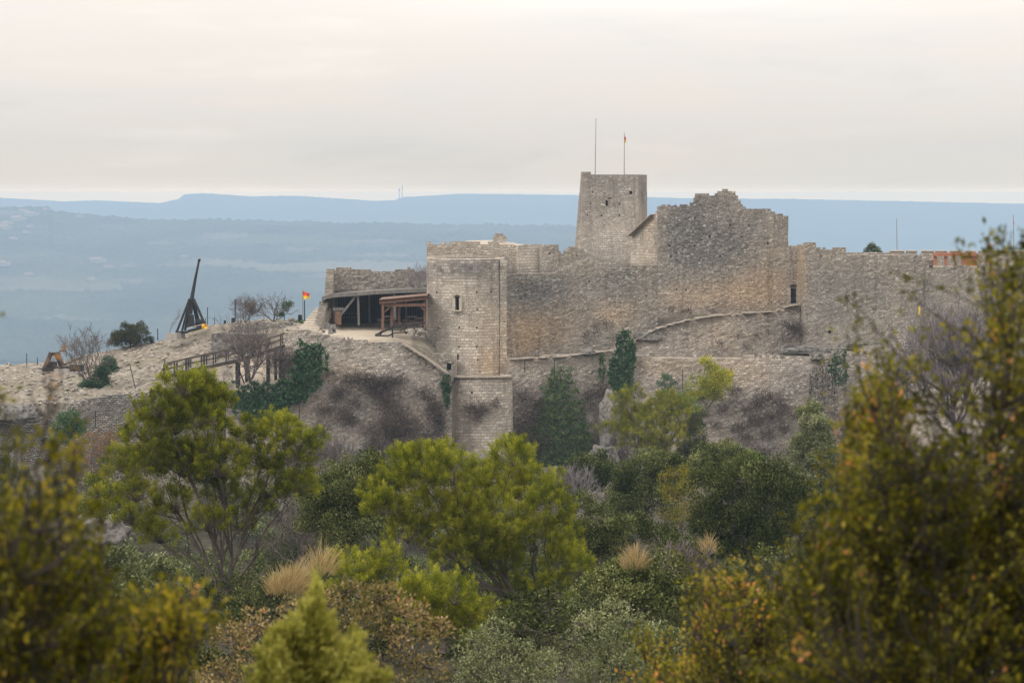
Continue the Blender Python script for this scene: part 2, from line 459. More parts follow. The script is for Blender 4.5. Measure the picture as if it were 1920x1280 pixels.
def make_world():
    t = NT('World', world=True)
    scene.world = t.m
    sky = t.n('ShaderNodeTexSky', sky_type='NISHITA')
    sky.sun_disc = False
    sky.sun_elevation = SUN_EL; sky.sun_rotation = SUN_AZ
    sky.air_density = 1.0; sky.dust_density = 2.0
    d = t.n('ShaderNodeTexCoord').outputs['Generated']
    sp = t.n('ShaderNodeSeparateXYZ'); t.l(d, sp.inputs[0])
    # flat decks of stratus: strongly stretched along the horizon
    v = t.vmap(d, (6.5, 6.5, 38.0), (2.3, .7, .9))
    n1 = t.noise(v, 1.0, 5, .55, .35)
    v2 = t.vmap(d, (9.0, 9.0, 120.0), (3, 1, 5))
    n2_ = t.noise(v2, 1.0, 4, .55, .4)
    f = t.math('ADD', t.math('MULTIPLY', n1, .88), t.math('MULTIPLY', n2_, .12))
    cloud = t.ramp(f, [(.33, (.60, .597, .582)), (.45, (.665, .654, .628)), (.57, (.685, .66, .617)), (.72, (.765, .737, .69))])
    warm = t.noise(t.vmap(d, (2.2, 2.2, 14), (7, 2, 1)), 1.0, 2, .5)
    cloud = t.mix(1.0, cloud, t.ramp(warm, [(.35, (.985, .99, 1.0)), (.65, (1.02, .985, .965))]), 'MULTIPLY')
    # the deck brightens overhead as a real overcast does
    up = t.math('MAXIMUM', sp.outputs[2], 0.0)
    gain = t.math('ADD', 1.0, t.math('MULTIPLY', t.math('POWER', up, .8), ZEN))
    # a warm bright rim added along the horizon to offset the blue haze
    hz = t.math('MULTIPLY', t.math('ADD', sp.outputs[2], .01), 33.0, clamp=True)
    lowb = t.ramp(hz, [(.10, (.10, .10, .10)), (.20, (.96, .632, .232)), (.373, (.96, .632, .232)), (.396, (.60, .44, .245)), (.43, (.43, .35, .25)), (.48, (.35, .305, .25)), (.594, (.305, .283, .255)), (.782, (.282, .271, .255)), (1, (.262, .258, .255))])
    lowb = t.mix(1.0, lowb, (4, 4, 4), 'MULTIPLY')
    # thin spot in the deck, high ahead
    ex = t.math('POWER', t.math('MULTIPLY', t.math('SUBTRACT', sp.outputs[0], .055), 9.0), 2.0)
    ez = t.math('POWER', t.math('MULTIPLY', t.math('SUBTRACT', sp.outputs[2], .079), 75.0), 2.0)
    glow = t.math('POWER', 2.718, t.math('MULTIPLY', t.math('ADD', ex, ez), -1.0))
    cloud = t.mix(t.math('MULTIPLY', glow, .28), cloud, (1.0, .965, .90))
    cloud = t.mix(1.0, cloud, lowb, 'MULTIPLY')
    vm = t.n('ShaderNodeVectorMath', operation='SCALE'); t.l(cloud, vm.inputs[0]); t.l(gain, vm.inputs['Scale'])
    b1 = t.n('ShaderNodeBackground'); t.l(sky.outputs[0], b1.inputs[0]); b1.inputs[1].default_value = .08
    b2 = t.n('ShaderNodeBackground'); t.l(vm.outputs[0], b2.inputs[0]); b2.inputs[1].default_value = 1.0
    mx = t.n('ShaderNodeMixShader'); mx.inputs[0].default_value = .93
    t.l(b1.outputs[0], mx.inputs[1]); t.l(b2.outputs[0], mx.inputs[2])
    o = t.n('ShaderNodeOutputWorld'); t.l(mx.outputs[0], o.inputs['Surface'])


ZEN = 3.5
LOWGAIN = (1.13, 1.06, .98)
make_world()

sun = bpy.data.lights.new('sun', 'SUN')
sun.energy = 1.5; sun.angle = math.radians(14); sun.color = (1.0, .95, .88)
so = bpy.data.objects.new('sun', sun); COL.objects.link(so)
sd = Vector((math.sin(SUN_AZ) * math.cos(SUN_EL), math.cos(SUN_AZ) * math.cos(SUN_EL), math.sin(SUN_EL)))
so.rotation_euler = sd.to_track_quat('Z', 'Y').to_euler()
so.location = (-60, -60, 60)

cam = bpy.data.cameras.new('camera')
cam.lens = 90; cam.sensor_width = 36
cam.shift_y = -(640 - HZ) / 1920
cam.clip_start = .5; cam.clip_end = 60000
cam.dof.use_dof = True; cam.dof.focus_distance = 240; cam.dof.aperture_fstop = 5.2
co = bpy.data.objects.new('camera', cam); COL.objects.link(co)
co.rotation_euler = (math.radians(90), 0, 0)
scene.camera = co

scene.view_settings.view_transform = 'Standard'
scene.view_settings.look = 'None'
scene.view_settings.exposure = EXPOSURE if 'EXPOSURE' in globals() else 0.0
scene.view_settings.gamma = 1.0
scene.cycles.volume_bounces = 1
scene.cycles.max_bounces = 6
scene.cycles.diffuse_bounces = 3
scene.cycles.transmission_bounces = 3
scene.cycles.use_denoising = True

# the air: one closed box, its lid just over the flagpoles and the far ridges
def make_haze():
    t = NT('haze_air')
    pv = t.n('ShaderNodeVolumePrincipled')
    pv.inputs['Color'].default_value = HAZE_COL
    pv.inputs['Density'].default_value = HAZE_D
    pv.inputs['Anisotropy'].default_value = 0.0
    o = t.n('ShaderNodeOutputMaterial'); t.l(pv.outputs[0], o.inputs['Volume'])
    mb = MB()
    x0, x1, y0, y1, z0, z1 = -6000, 6000, -400, 14200, -289, 18
    mb.box(((x0 + x1) / 2, (y0 + y1) / 2, (z0 + z1) / 2), (x1 - x0, y1 - y0, z1 - z0))
    h = mb.build('haze', t.m)
    tag(h, kind='stuff')
    h['label'] = 'pale blue haze filling the air over the valley'


HAZE_COL = (.435, .585, .775, 1)
HAZE_D = 1.4e-4
make_haze()

# ------------------------------------------------------------------ terrain
FT = [  # slope in front of the walls: distance -> height, or the image row where it would be seen along each bearing
    (-20, 1.0), (0, -1.7), (6, -2.6), (12, -4.0), (25, -6.6), (50, -10.8), (80, -14.4), (100, -16.6), (130, -22.0), (180, -30.0), (230, -34.5),
    (256, [(0, 895), (300, 905), (600, 920), (900, 930), (1300, 920), (1900, 890)])]
FOOT = [(-160, 862), (0, 858), (160, 872), (300, 880), (424, 872), (600, 868), (700, 870), (840, 872), (960, 876), (1150, 866), (1300, 864), (1900, 850)]
WALLY = [(-3000, 262), (-160, 263), (0, 265), (160, 272.5), (300, 278.5), (424, 284), (534, 284), (640, 285), (845, 287.5), (850, 289.5), (900, 289.2), (950, 289.6), (957, 293.0), (1100, 296.5), (1176, 297.5), (1180, 295.2), (1340, 294.6), (1600, 293.6), (1900, 292.8), (5000, 292.8)]
RT = [  # ground kept up behind the walls
    (262, [(-160, 790), (0, 785), (60, 776), (100, 782), (300, 790)]),
    (270, [(-160, 780), (0, 768), (60, 766), (150, 756), (220, 760), (300, 770), (900, 860), (1900, 860)]),
    (279, [(-160, 760), (0, 745), (150, 738), (300, 735), (425, 750), (533, 742), (534, 650), (640, 645), (845, 712), (900, 760), (1900, 760)]),
    (286, [(-160, 735), (0, 722), (150, 722), (300, 722), (425, 726), (530, 724), (534, 642), (600, 634), (640, 637), (740, 641), (760, 650), (800, 674), (845, 712), (900, 740), (1900, 720)]),
    (289, [(-160, 728), (0, 715), (300, 714), (425, 718), (525, 716), (534, 638), (600, 631), (740, 634), (800, 655), (845, 708), (900, 740), (1900, 720)]),
    (293, [(-160, 718), (0, 705), (150, 705), (300, 703), (430, 708), (522, 700), (534, 632), (640, 627), (740, 629), (800, 640), (845, 690), (900, 740), (1900, 700)]),
    (300, [(-160, 706), (0, 697), (100, 700), (200, 690), (300, 682), (400, 672), (440, 640), (540, 612), (600, 607), (640, 618), (800, 622), (850, 640), (950, 700), (1190, 700), (1500, 690), (1900, 680)]),
    (307, [(-160, 700), (0, 690), (100, 690), (200, 673), (300, 655), (385, 622), (440, 608), (540, 603), (600, 604), (640, 611), (800, 613), (950, 600), (1900, 600)]),
    (312, [(-160, 696), (0, 686), (60, 684), (120, 678), (200, 658), (300, 638), (330, 626), (385, 611), (450, 603), (540, 600), (600, 601), (640, 607), (800, 609), (950, 560), (1900, 560)]),
    (320, [(-160, 705), (0, 694), (200, 668), (300, 650), (330, 634), (385, 618), (450, 609), (540, 606), (600, 606), (800, 600), (950, 540), (1900, 540)]),
    (345, [(-160, 780), (0, 760), (300, 730), (540, 690), (800, 640), (1000, 580), (1900, 580)]),
    (420, -48), (600, -110), (900, -190), (1500, -285)]


def _table(T, px, y):
    for (r0, r1) in zip(T, T[1:]):
        if y <= r1[0]: break
    def val(r):
        return zof(interp(px, r[1]), r[0]) if isinstance(r[1], list) else r[1]
    t = min(max((y - r0[0]) / (r1[0] - r0[0]), 0), 1)
    return val(r0) * (1 - t) + val(r1) * t


def ground_z(x, y):
    px = CX + K * x / max(y, 20.0)
    yw = interp(px, WALLY) + .35
    zf = zof(interp(px, FOOT), yw)
    if y <= 256: return _table(FT, px, y)
    if y <= yw:
        t = (y - 256) / (yw - 256); z0 = _table(FT, px, 256)
        return z0 + (zf - z0) * t
    if y < yw + .5:
        t = (y - yw) / .5
        return zf * (1 - t) + _table(RT, px, yw + .5) * t
    return _table(RT, px, y)


def ground_full(x, y):
    z = ground_z(x, y)
    if y > 255 and y < 340:
        px = CX + K * x / y
        a = .55 if px < 560 else .12
        if px < 560: z += .16 * n2(x * 1.7, y * 1.7, 6) + .10 * n2(x * 3.3, y * 3.3, 4)
        z += a * (n2(x * .22, y * .35, 3) * .9 + abs(n2(x * .7, y * .9, 9)) * .6 - .2)
    elif y > 8:
        z += min(y / 60, 1.2) * n2(x * .12, y * .12, 5) + .15 * n2(x * .8, y * .8, 2)
    return z


def make_ground():
    ys = list(np.arange(-20, 60, 4)) + list(np.arange(60, 250, 5)) + list(np.arange(250, 330, .5)) + list(np.arange(330, 440, 8)) + list(np.arange(440, 1501, 60))
    us = list(np.linspace(-1.6, -.24, 30)) + list(np.linspace(-.232, .232, 340)) + list(np.linspace(.24, 1.6, 30))
    V, Z = [], []
    for y in ys:
        for u in us:
            x = u * (y + 30)
            px = CX + K * x / max(y, 20)
            V.append((x, y, ground_full(x, y)))
            lime = 0.0
            if y > interp(px, WALLY) + .3 and y < 345: lime = 1.0
            elif y > 240 and y < 345: lime = min(.55, (y - 240) / 50)
            sand = 1.0 if (286 < y < 320 and 590 < px < 775) else 0.0
            if 281 < y < 296 and 440 < px < 532: sand = .7
            Z.append((lime, 0, sand))
    nu = len(us)
    F = [(j * nu + i, j * nu + i + 1, (j + 1) * nu + i + 1, (j + 1) * nu + i) for j in range(len(ys) - 1) for i in range(nu - 1)]
    o = fast_mesh('ground', V, F, M['ground'], loc=(0, 0, 0), smooth=True)
    at = o.data.color_attributes.new('zone', 'FLOAT_COLOR', 'POINT')
    buf = np.ones((len(V), 4), np.float32); buf[:, :3] = Z
    at.data.foreach_set('color', buf.ravel())
    tag(o, kind='structure')


make_ground()


def far_sheet(name, mat, rows, ncol, pxr, bump, bscale, fields=()):
    """rows: (Y, profile of image rows or z) nearest first"""
    V, Z = [], []
    pxs = np.linspace(pxr[0], pxr[1], ncol)
    for (Y, prof) in rows:
        for px in pxs:
            x = (px - CX) * Y / K
            z = prof if not isinstance(prof, list) else zof(interp(px, prof), Y)
            b = bump * (abs(n2(x / bscale, Y / bscale * .8, 4)) * 1.0 + .6 * max(0, n2(x / bscale * .28, Y / bscale * .3, 8)) + .35 * n2(x / bscale * 2.6, Y / bscale * 2.6, 1))
            V.append((x, Y, z + b))
            f = 0
            py = HZ - K * z / Y
            for (fx, fy, rx, ry) in fields:
                q = ((px - fx) / rx) ** 2 + ((py - fy) / ry) ** 2
                if q < 1.0 + .5 * n2(x * .01, Y * .01, 6): f = max(f, .32 * min(1.0, max(0, 1.3 - q) * .9))
            Z.append((f, 0, 0))
    n = ncol; m = len(rows)
    F = [(j * n + i, j * n + i + 1, (j + 1) * n + i + 1, (j + 1) * n + i) for j in range(m - 1) for i in range(n - 1)]
    o = fast_mesh(name, V, F, mat, loc=(0, 0, 0), smooth=True)
    at = o.data.color_attributes.new('zone', 'FLOAT_COLOR', 'POINT')
    buf = np.ones((len(V), 4), np.float32); buf[:, :3] = Z
    at.data.foreach_set('color', buf.ravel())
    return tag(o, kind='structure')


MID = [(-900, 388), (0, 391), (90, 390), (100, 397), (150, 402), (190, 406), (280, 414), (420, 413), (520, 417), (580, 416), (640, 420), (800, 422), (900, 424),
       (1070, 424), (1200, 440), (1400, 490), (1600, 560), (2700, 600)]
FARR = [(-900, 372), (0, 371), (120, 378), (180, 376), (300, 381), (335, 373), (345, 365), (380, 362.5), (470, 368.5), (560, 367.5), (700, 377), (740, 376), (755, 370),
        (870, 363.5), (1075, 366), (1220, 370), (1300, 373), (1480, 373), (1560, 375), (1900, 382), (2700, 383)]


def lerp_rows(y0, p0, y1, p1, n, ease=1.0):
    out = []
    for i in range(n):
        t = i / (n - 1); Y = y0 + (y1 - y0) * t
        out.append((Y, t ** ease, p0, p1))
    return out


def hill_rows(y0, z0, y1, prof, n, back):
    rows = []
    for i in range(n):
        t = i / (n - 1); Y = y0 + (y1 - y0) * t
        if isinstance(prof, list):
            pr = []
            for px, py in prof:
                zt = zof(py, y1)
                s = t * t * (3 - 2 * t) * .45 + t * .55
                z = z0 + (zt - z0) * s
                pr.append((px, HZ - K * z / Y))
            rows.append((Y, pr))
    rows.append((y1 + back * .3, [(px, py + 3) for px, py in prof]))
    rows.append((y1 + back, [(px, py + 60) for px, py in prof]))
    return rows


far_sheet('valley', M['valley'], [(Y, -284.0) for Y in np.linspace(1400, 4400, 40)] + [(Y, -276.0) for Y in (4800, 6000, 8000, 11000, 14000, 15400)], 160, (-900, 2800), 3, 60)
far_sheet('wooded_hillside', M['woods'], hill_rows(4300, -282, 7200, MID, 150, 900), 720, (-300, 1900), 11, 26,
          fields=[(420, 444, 55, 7), (300, 458, 30, 4), (240, 500, 18, 2.5), (560, 470, 50, 3), (700, 455, 90, 5), (620, 520, 60, 3), (250, 528, 45, 2), (130, 600, 90, 4), (720, 480, 70, 4)])
far_sheet('distant_hill', M['farwoods'], hill_rows(9500, -276, 12800, FARR, 60, 900), 620, (-300, 2200), 3.5, 42)
# ------------------------------------------------------------------ masonry
# wear and lichen marks on the stone: (px,py,rx,ry,amount,channel) r ochre, g grey lichen, b pale
MARKS = [
    (985, 628, 45, 48, .95, 0), (1055, 610, 40, 50, .45, 0), (1155, 590, 45, 26, .75, 0), (1380, 548, 95, 40, .75, 0), (1270, 565, 60, 30, .35, 0),
    (915, 680, 30, 30, .7, 0), (905, 590, 35, 50, .25, 0), (1209, 455, 24, 60, .8, 0), (1209, 455, 26, 60, .6, 2), (1503, 510, 12, 60, .7, 0), (1400, 700, 70, 30, .35, 0),
    (1250, 690, 50, 20, .45, 0), (640, 700, 60, 25, .35, 0), (590, 760, 50, 40, .25, 0), (1440, 520, 50, 70, .35, 0), (1350, 640, 70, 40, .35, 0),
    (1330, 455, 110, 62, 1.1, 1), (1460, 430, 12, 40, -.4, 1), (1285, 440, 30, 55, .7, 1), (1005, 545, 70, 32, 1.1, 1), (1170, 520, 70, 26, .75, 1),
    (873, 503, 90, 19, .95, 1), (1180, 560, 45, 60, .35, 1), (1620, 530, 140, 55, .45, 1), (715, 530, 100, 30, .35, 1), (1140, 350, 60, 36, .45, 1),
    (1205, 360, 8, 34, .4, 1), (760, 640, 90, 14, .5, 1), (1250, 610, 60, 30, .35, 1), (700, 760, 120, 60, .3, 1), (900, 800, 60, 40, .2, 1),
    (1500, 740, 90, 50, .45, 1), (1290, 740, 60, 50, .2, 1), (1060, 730, 50, 50, .3, 1),
    (1140, 445, 45, 50, .75, 2), (996, 487, 26, 34, 1.5, 2), (860, 600, 50, 70, .5, 2), (1010, 690, 60, 20, .35, 2), (900, 725, 50, 14, .3, 2),
    (640, 660, 60, 20, .3, 2), (1130, 640, 60, 20, .3, 2), (1330, 655, 60, 25, .25, 2), (930, 460, 60, 14, .5, 2), (1195.5, 430, 4, 110, .9, 2), (1300, 380, 70, 12, .3, 1)]


def marks(px, py):
    z = [0.0, 0.0, 0.0]
    for (cx, cy, rx, ry, a, ch) in MARKS:
        q = ((px - cx) / rx) ** 2 + ((py - cy) / ry) ** 2
        if q < 2.2:
            z[ch] += a * math.exp(-q * 1.1)
    return z


def densify(path, step):
    """path [(px,Y)] -> samples (px, x, y, s)"""
    out = []; s = 0.0
    for (a, b) in zip(path, path[1:]):
        pa = np.array(((a[0] - CX) * a[1] / K, a[1])); pb = np.array(((b[0] - CX) * b[1] / K, b[1]))
        L = np.linalg.norm(pb - pa); n = max(1, int(round(L / step)))
        for i in range(n):
            p = pa + (pb - pa) * i / n
            out.append([CX + K * p[0] / p[1], p[0], p[1], s + L * i / n])
        s += L
    out.append([path[-1][0], pb[0], pb[1], s])
    return out


def masonry(name, mat, path, top, bot, thick=1.0, holes=(), cell=.45, row=.36, step=True, rough=.35, batter=0.0, path_top=None, parent=None,
            amp=.07, seed=0, recess=.6, soft=0, loc=None, fillcap=None):
    S = densify(path, cell)
    px = np.array([s[0] for s in S])
    # opening edges become grid columns
    for h in holes:
        for e in (h[0], h[1]):
            i = int(np.argmin(abs(px - e)))
            if 0 < i < len(S) - 1:
                j = i - 1 if e < px[i] else i + 1
                t = (e - px[i]) / (px[j] - px[i] + 1e-9); t = min(max(t, 0), 1)
                S.append([e] + [S[i][k] + (S[j][k] - S[i][k]) * t for k in (1, 2, 3)])
    S.sort(key=lambda s: s[3])
    S = [s for i, s in enumerate(S) if i == 0 or s[3] - S[i - 1][3] > .03]
    px = np.array([s[0] for s in S]); X = np.array([s[1] for s in S]); Y = np.array([s[2] for s in S]); A = np.array([s[3] for s in S])
    n = len(S)
    dx, dy = np.gradient(X), np.gradient(Y); L = np.hypot(dx, dy) + 1e-9
    nx, ny = dy / L, -dx / L
    if path_top:
        T = densify(path_top, cell)
        sT = np.array([t[3] for t in T]) / T[-1][3]
        XT = np.interp(A / A[-1], sT, [t[1] for t in T]); YT = np.interp(A / A[-1], sT, [t[2] for t in T])
    ztop = np.array([zof(interp(p, top), y) for p, y in zip(px, Y)])
    zbot = np.array([zof(interp(p, bot), y) for p, y in zip(px, Y)])
    z0, z1 = zbot.min(), ztop.max() + .01
    if step:
        zs = list(np.arange(z1, z0 - row, -row))[::-1]
        for h in holes:
            yh = float(np.interp((h[0] + h[1]) / 2, px, Y)) if px[-1] > px[0] else Y[0]
            for e in (h[2], h[3]): zs.append(zof(e, yh))
        zs = sorted(zs); zs = [z for i, z in enumerate(zs) if i == 0 or z - zs[i - 1] > .06]
        m = len(zs) - 1
    else:
        m = max(2, int((z1 - z0) / row))
    mb = MB()
    grid = {}
    rr = random.Random(seed + 11)

    def pos(i, z, tt=None, flat=False):
        if path_top:
            t = min(max((z - z0) / (z1 - z0), 0), 1)
            x = X[i] + (XT[i] - X[i]) * t; y = Y[i] + (YT[i] - Y[i]) * t
        else:
            x, y = X[i], Y[i]
        d = batter * max(0, z1 - z)
        if not flat:
            d += amp * (n2(A[i] * .5, z * .5, seed) + .8 * n2(A[i] * 2.1, z * 2.6, seed + 3))
        return (x + nx[i] * d, y + ny[i] * d, z)

    def V(i, k):
        key = (i, k)
        if key not in grid:
            z = zs[k] if step else zbot[i] + (ztop[i] - zbot[i]) * k / m
            p = pos(i, z)
            grid[key] = mb.vert(p)
            ppx = CX + K * p[0] / p[1]; ppy = HZ - K * p[2] / p[1]
            mb.zone[grid[key]] = marks(ppx, ppy)
        return grid[key]

    def zk(i, k): return zs[k] if step else zbot[i] + (ztop[i] - zbot[i]) * k / m

    def inhole(i, k):
        pm = (px[i] + px[i + 1]) / 2; z = (zk(i, k) + zk(i, k + 1)) / 2
        pyy = HZ - K * z / ((Y[i] + Y[i + 1]) / 2)
        for h in holes:
            if min(h[0], h[1]) < pm < max(h[0], h[1]) and h[2] < pyy < h[3]: return True
        return False

    # column heights
    H = []
    prev = 0
    for i in range(n - 1):
        if not step: H.append(m); continue
        zt = (ztop[i] + ztop[i + 1]) / 2
        prev = prev * .45 + rr.uniform(-1, 1) * rough
        k = int(round(np.interp(zt + prev * row * 1.6, zs, range(len(zs)))))
        H.append(max(1, min(m, k)))
    Kb = []
    for i in range(n - 1):
        if not step: Kb.append(0); continue
        Kb.append(int(np.searchsorted(zs, (zbot[i] + zbot[i + 1]) / 2)))

    def back(i, z):
        p = pos(i, z, flat=True)
        return (p[0] - nx[i] * thick, p[1] - ny[i] * thick, z)
    openings = set()
    for i in range(n - 1):
        for k in range(Kb[i], H[i]):
            if holes and inhole(i, k): openings.add((i, k)); continue
            mb.face((V(i, k), V(i + 1, k), V(i + 1, k + 1), V(i, k + 1)),
                    [(A[i], zk(i, k)), (A[i + 1], zk(i + 1, k)), (A[i + 1], zk(i + 1, k + 1)), (A[i], zk(i, k + 1))])
        if H[i] <= Kb[i]: continue
        za, zb = zk(i, H[i]), zk(i + 1, H[i])
        b0, b1 = mb.vert(back(i, za)), mb.vert(back(i + 1, zb))
        for q in (b0, b1): mb.zone[q] = mb.zone[V(i, H[i])]
        mb.face((V(i, H[i]), V(i + 1, H[i]), b1, b0), [(A[i], za), (A[i + 1], za), (A[i + 1], za + thick), (A[i], za + thick)])
        c0, c1 = mb.vert(back(i, zk(i, Kb[i]))), mb.vert(back(i + 1, zk(i + 1, Kb[i])))
        mb.face((b0, b1, c1, c0), [(A[i] + 50, za), (A[i + 1] + 50, za), (A[i + 1] + 50, zk(i, Kb[i])), (A[i] + 50, zk(i, Kb[i]))])
    # reveals between columns of different height, and the two ends
    for i in range(n):
        hl = H[i - 1] if i > 0 else (Kb[0] if n > 1 else 0)
        hr = H[i] if i < n - 1 else Kb[-1]
        if hl == hr: continue
        lo_, hi_ = min(hl, hr), max(hl, hr)
        for k in range(lo_, hi_):
            a, b = V(i, k), V(i, k + 1)
            c, d = mb.vert(back(i, zk(i, k + 1))), mb.vert(back(i, zk(i, k)))
            mb.zone[c] = mb.zone[d] = mb.zone[a]
            q = (d, a, b, c)
            mb.face(q if hl < hr else q[::-1], [(A[i] - thick, zk(i, k)), (A[i], zk(i, k)), (A[i], zk(i, k + 1)), (A[i] - thick, zk(i, k + 1))][::1 if hl < hr else -1])
    # recesses behind the openings
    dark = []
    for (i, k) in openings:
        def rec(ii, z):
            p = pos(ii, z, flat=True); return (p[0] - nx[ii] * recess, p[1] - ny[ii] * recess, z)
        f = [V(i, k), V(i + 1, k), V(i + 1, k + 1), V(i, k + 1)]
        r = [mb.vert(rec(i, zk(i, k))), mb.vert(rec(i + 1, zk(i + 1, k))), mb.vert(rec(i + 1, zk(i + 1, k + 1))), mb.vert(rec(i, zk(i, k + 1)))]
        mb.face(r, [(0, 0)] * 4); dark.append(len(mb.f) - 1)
        for (e, a, b) in (((i, k - 1), 0, 1), ((i + 1, k), 1, 2), ((i, k + 1), 2, 3), ((i - 1, k), 3, 0)):
            if e not in openings:
                mb.face((f[a], f[b], r[b], r[a]), [(A[i], zk(i, k)), (A[i] + .3, zk(i, k)), (A[i] + .3, zk(i, k) + .3), (A[i], zk(i, k) + .3)])
    if fillcap is not None:      # level floor closing the top of a hollow plan
        idx = [mb.vert(back(i, zof(fillcap, Y.mean()))) for i in range(n)]
        mb.face(idx, [(X[i], Y[i]) for i in range(n)])
        for q in idx: mb.zone[q] = [0, .1, .5]
    o = mb.build(name, mat, parent, loc=loc)
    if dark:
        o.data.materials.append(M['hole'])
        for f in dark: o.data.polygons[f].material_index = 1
    return o


def sq(lst, s=3.2):
    return [(x - s / 2, x + s / 2, y - s / 2, y + s / 2) for x, y in lst]


# --- the U-shaped flanking tower
def arc(pxc, Yc, r, a0=-90, a1=90, n=30):
    out = []
    xc = (pxc - CX) * Yc / K
    for i in range(n + 1):
        a = math.radians(a0 + (a1 - a0) * i / n)
        x, y = xc + r * math.sin(a), Yc - r * math.cos(a)
        out.append((CX + K * x / y, y))
    return out


TW = thing('round_tower', 'tall pale round-fronted flanking tower with one arched window', 'tower', W(873, 712, 297))
p = arc(873, 297, 4.5)
p = [(p[0][0], 304)] + p + [(p[-1][0] + .5, 304)]
holes = sq([(819, 548), (894, 547.5), (921, 547), (819, 579), (895, 580), (822, 614.5), (861, 614), (894, 614), (860, 649.5), (894, 649), (896, 675), (845, 690), (900, 697)])
holes += [(853.6, 860.6, 557, 581), (857, 860, 664, 675)]
tw_ = masonry('tower_wall', M['stone_tower'], p, [(780, 484), (800, 486), (873, 487), (945, 485), (980, 484)], [(700, 716), (1000, 716)], thick=1.1, holes=holes, cell=.4, rough=.12, amp=.05, parent=TW, seed=1, fillcap=487.5)
mb = MB()                                    # pale worn cap on the rear parapet
pp = arc(873, 303.2, 4.3, -85, 85, 24)
top = [W(a, 482.5 - 2.5 * math.cos((i / 24 - .5) * 3.0), y) for i, (a, y) in enumerate(arc(873, 302.5, 4.35, -84, 70, 24))]
for a, b in zip(top, top[1:]): mb.beam(a, b, .5, .22)
mb.build('parapet_rim', M['worn'], TW)
# arched window dressing
w = thing('x', None, None, (0, 0, 0)); bpy.data.objects.remove(w)
mb = MB()
yw = 292.35
xw0, xw1 = (853.2 - CX) * yw / K, (861.2 - CX) * yw / K
zc = zof(559, yw); rc = (xw1 - xw0) / 2; xm = (xw0 + xw1) / 2
for side in (-1, 1):
    for k in range(4):
        z0_, z1_ = zof(581.5, yw) + k * (zc - zof(581.5, yw)) / 4, zof(581.5, yw) + (k + 1) * (zc - zof(581.5, yw)) / 4
        mb.box((xm + side * (rc + .14), yw - .03, (z0_ + z1_) / 2), (.28 + .06 * (k % 2), .3, z1_ - z0_ - .015))
for k in range(9):
    a = math.pi * (k + .5) / 9
    c = np.array((xm + math.cos(a) * (rc + .14), yw - .03, zc + math.sin(a) * (rc + .14)))
    mb.beam(c - np.array((0, .15, 0)), c + np.array((0, .15, 0)), .2, .3, up=(math.cos(a), 0, math.sin(a)))
for k in range(6):   # spandrel filling under the arch so that the opening has a round head
    a0, a1 = math.pi * k / 6, math.pi * (k + 1) / 6
    zt = zc + rc * 1.05
    pts = [(xm + math.cos(a0) * rc, yw + .05, zc + math.sin(a0) * rc), (xm + math.cos(a1) * rc, yw + .05, zc + math.sin(a1) * rc), (xm + math.cos(a1) * rc * 1.25, yw + .05, zt + .05), (xm + math.cos(a0) * rc * 1.25, yw + .05, zt + .05)]
    mb.poly(pts)
mb.box((xm, yw - .06, zof(582.3, yw)), (rc * 2 + .5, .4, .14))
mb.build('window_surround', M['coping'], tw_)
masonry('corner_pilaster', M['stone_tower'], [(937.5, 294.7), (950, 294.9)], [(930, 488), (960, 487)], [(930, 712), (960, 712)], thick=1.2, cell=.4, rough=.05, amp=.03, parent=TW, seed=3)

# stepped round base below the tower
p = arc(900, 292.5, 3.62, -90, 90, 26)
p = [(p[0][0], 297)] + p + [(p[-1][0], 297)]
BA = thing('tower_base', 'round stone bastion carrying the flanking tower, with one square hole', 'bastion', W(900, 870, 291))
bw_ = masonry('bastion_wall', M['stone_tower'], p, [(830, 707), (970, 706)], [(800, 880), (1000, 880)], thick=1.0, holes=sq([(884.5, 736)], 4), cell=.42, rough=.05, batter=.022, parent=BA, seed=2, amp=.10, fillcap=707)
mb = MB()
pts = [W(a, 706.5, y) for a, y in arc(900, 292.5, 3.68, -90, 90, 24)]
for a, b in zip(pts, pts[1:]): mb.beam(a, b, .55, .16)
mb.build('ledge_coping', M['worn'], bw_)

# --- block behind the tower
HB = thing('gatehouse_block', 'low stone block with a smooth pale plastered end behind the round tower', 'building', W(905, 520, 306))
masonry('wall', M['stone'], [(800, 306), (972, 306)], [(800, 456), (815, 457), (835, 456), (858, 453), (885, 453), (940, 457), (972, 462)], [(790, 530), (980, 530)], thick=1.0, rough=.3, parent=HB, seed=4)
masonry('plastered_end', M['stone_tower'], [(972, 305.6), (1018, 307.5)], [(972, 460), (985, 458), (1018, 459)], [(960, 530), (1020, 530)], thick=6.0, rough=.0, step=False, parent=HB, seed=5, amp=.02, holes=())
mb = MB()                                     # shallow vaulted roof of pale mortar
nx_, ny_ = 16, 6
for i in range(nx_ + 1):
    for j in range(ny_ + 1):
        u, v = i / nx_, j / ny_
        px_ = 866 + (972 - 866) * u; Yy = 306.3 + 8 * v
        hgt = 464 - 11.5 * (1 - (1 - min(1, v * 2.2)) ** 2) * (1 - max(0, u - .55) * .9) * (.86 + .14 * math.sin(math.pi * u)) + (3 if i in (0, nx_) else 0)
        mb.vert(W(px_, hgt, 306) * np.array((1, 0, 1)) + np.array((0, Yy, .03 * n2(i, j))))
for i in range(nx_):
    for j in range(ny_):
        a = i * (ny_ + 1) + j
        mb.face((a, a + ny_ + 1, a + ny_ + 2, a + 1))
mb.build('vault_roof', M['worn'], HB, smooth=True)
masonry('chimney_stub', M['stone_ruin'], [(925, 309), (951, 309)], [(925, 441), (932, 438), (941, 439), (946, 444), (951, 449)], [(920, 452), (955, 452)], thick=1.2, cell=.25, row=.22, rough=.5, parent=HB, seed=6)

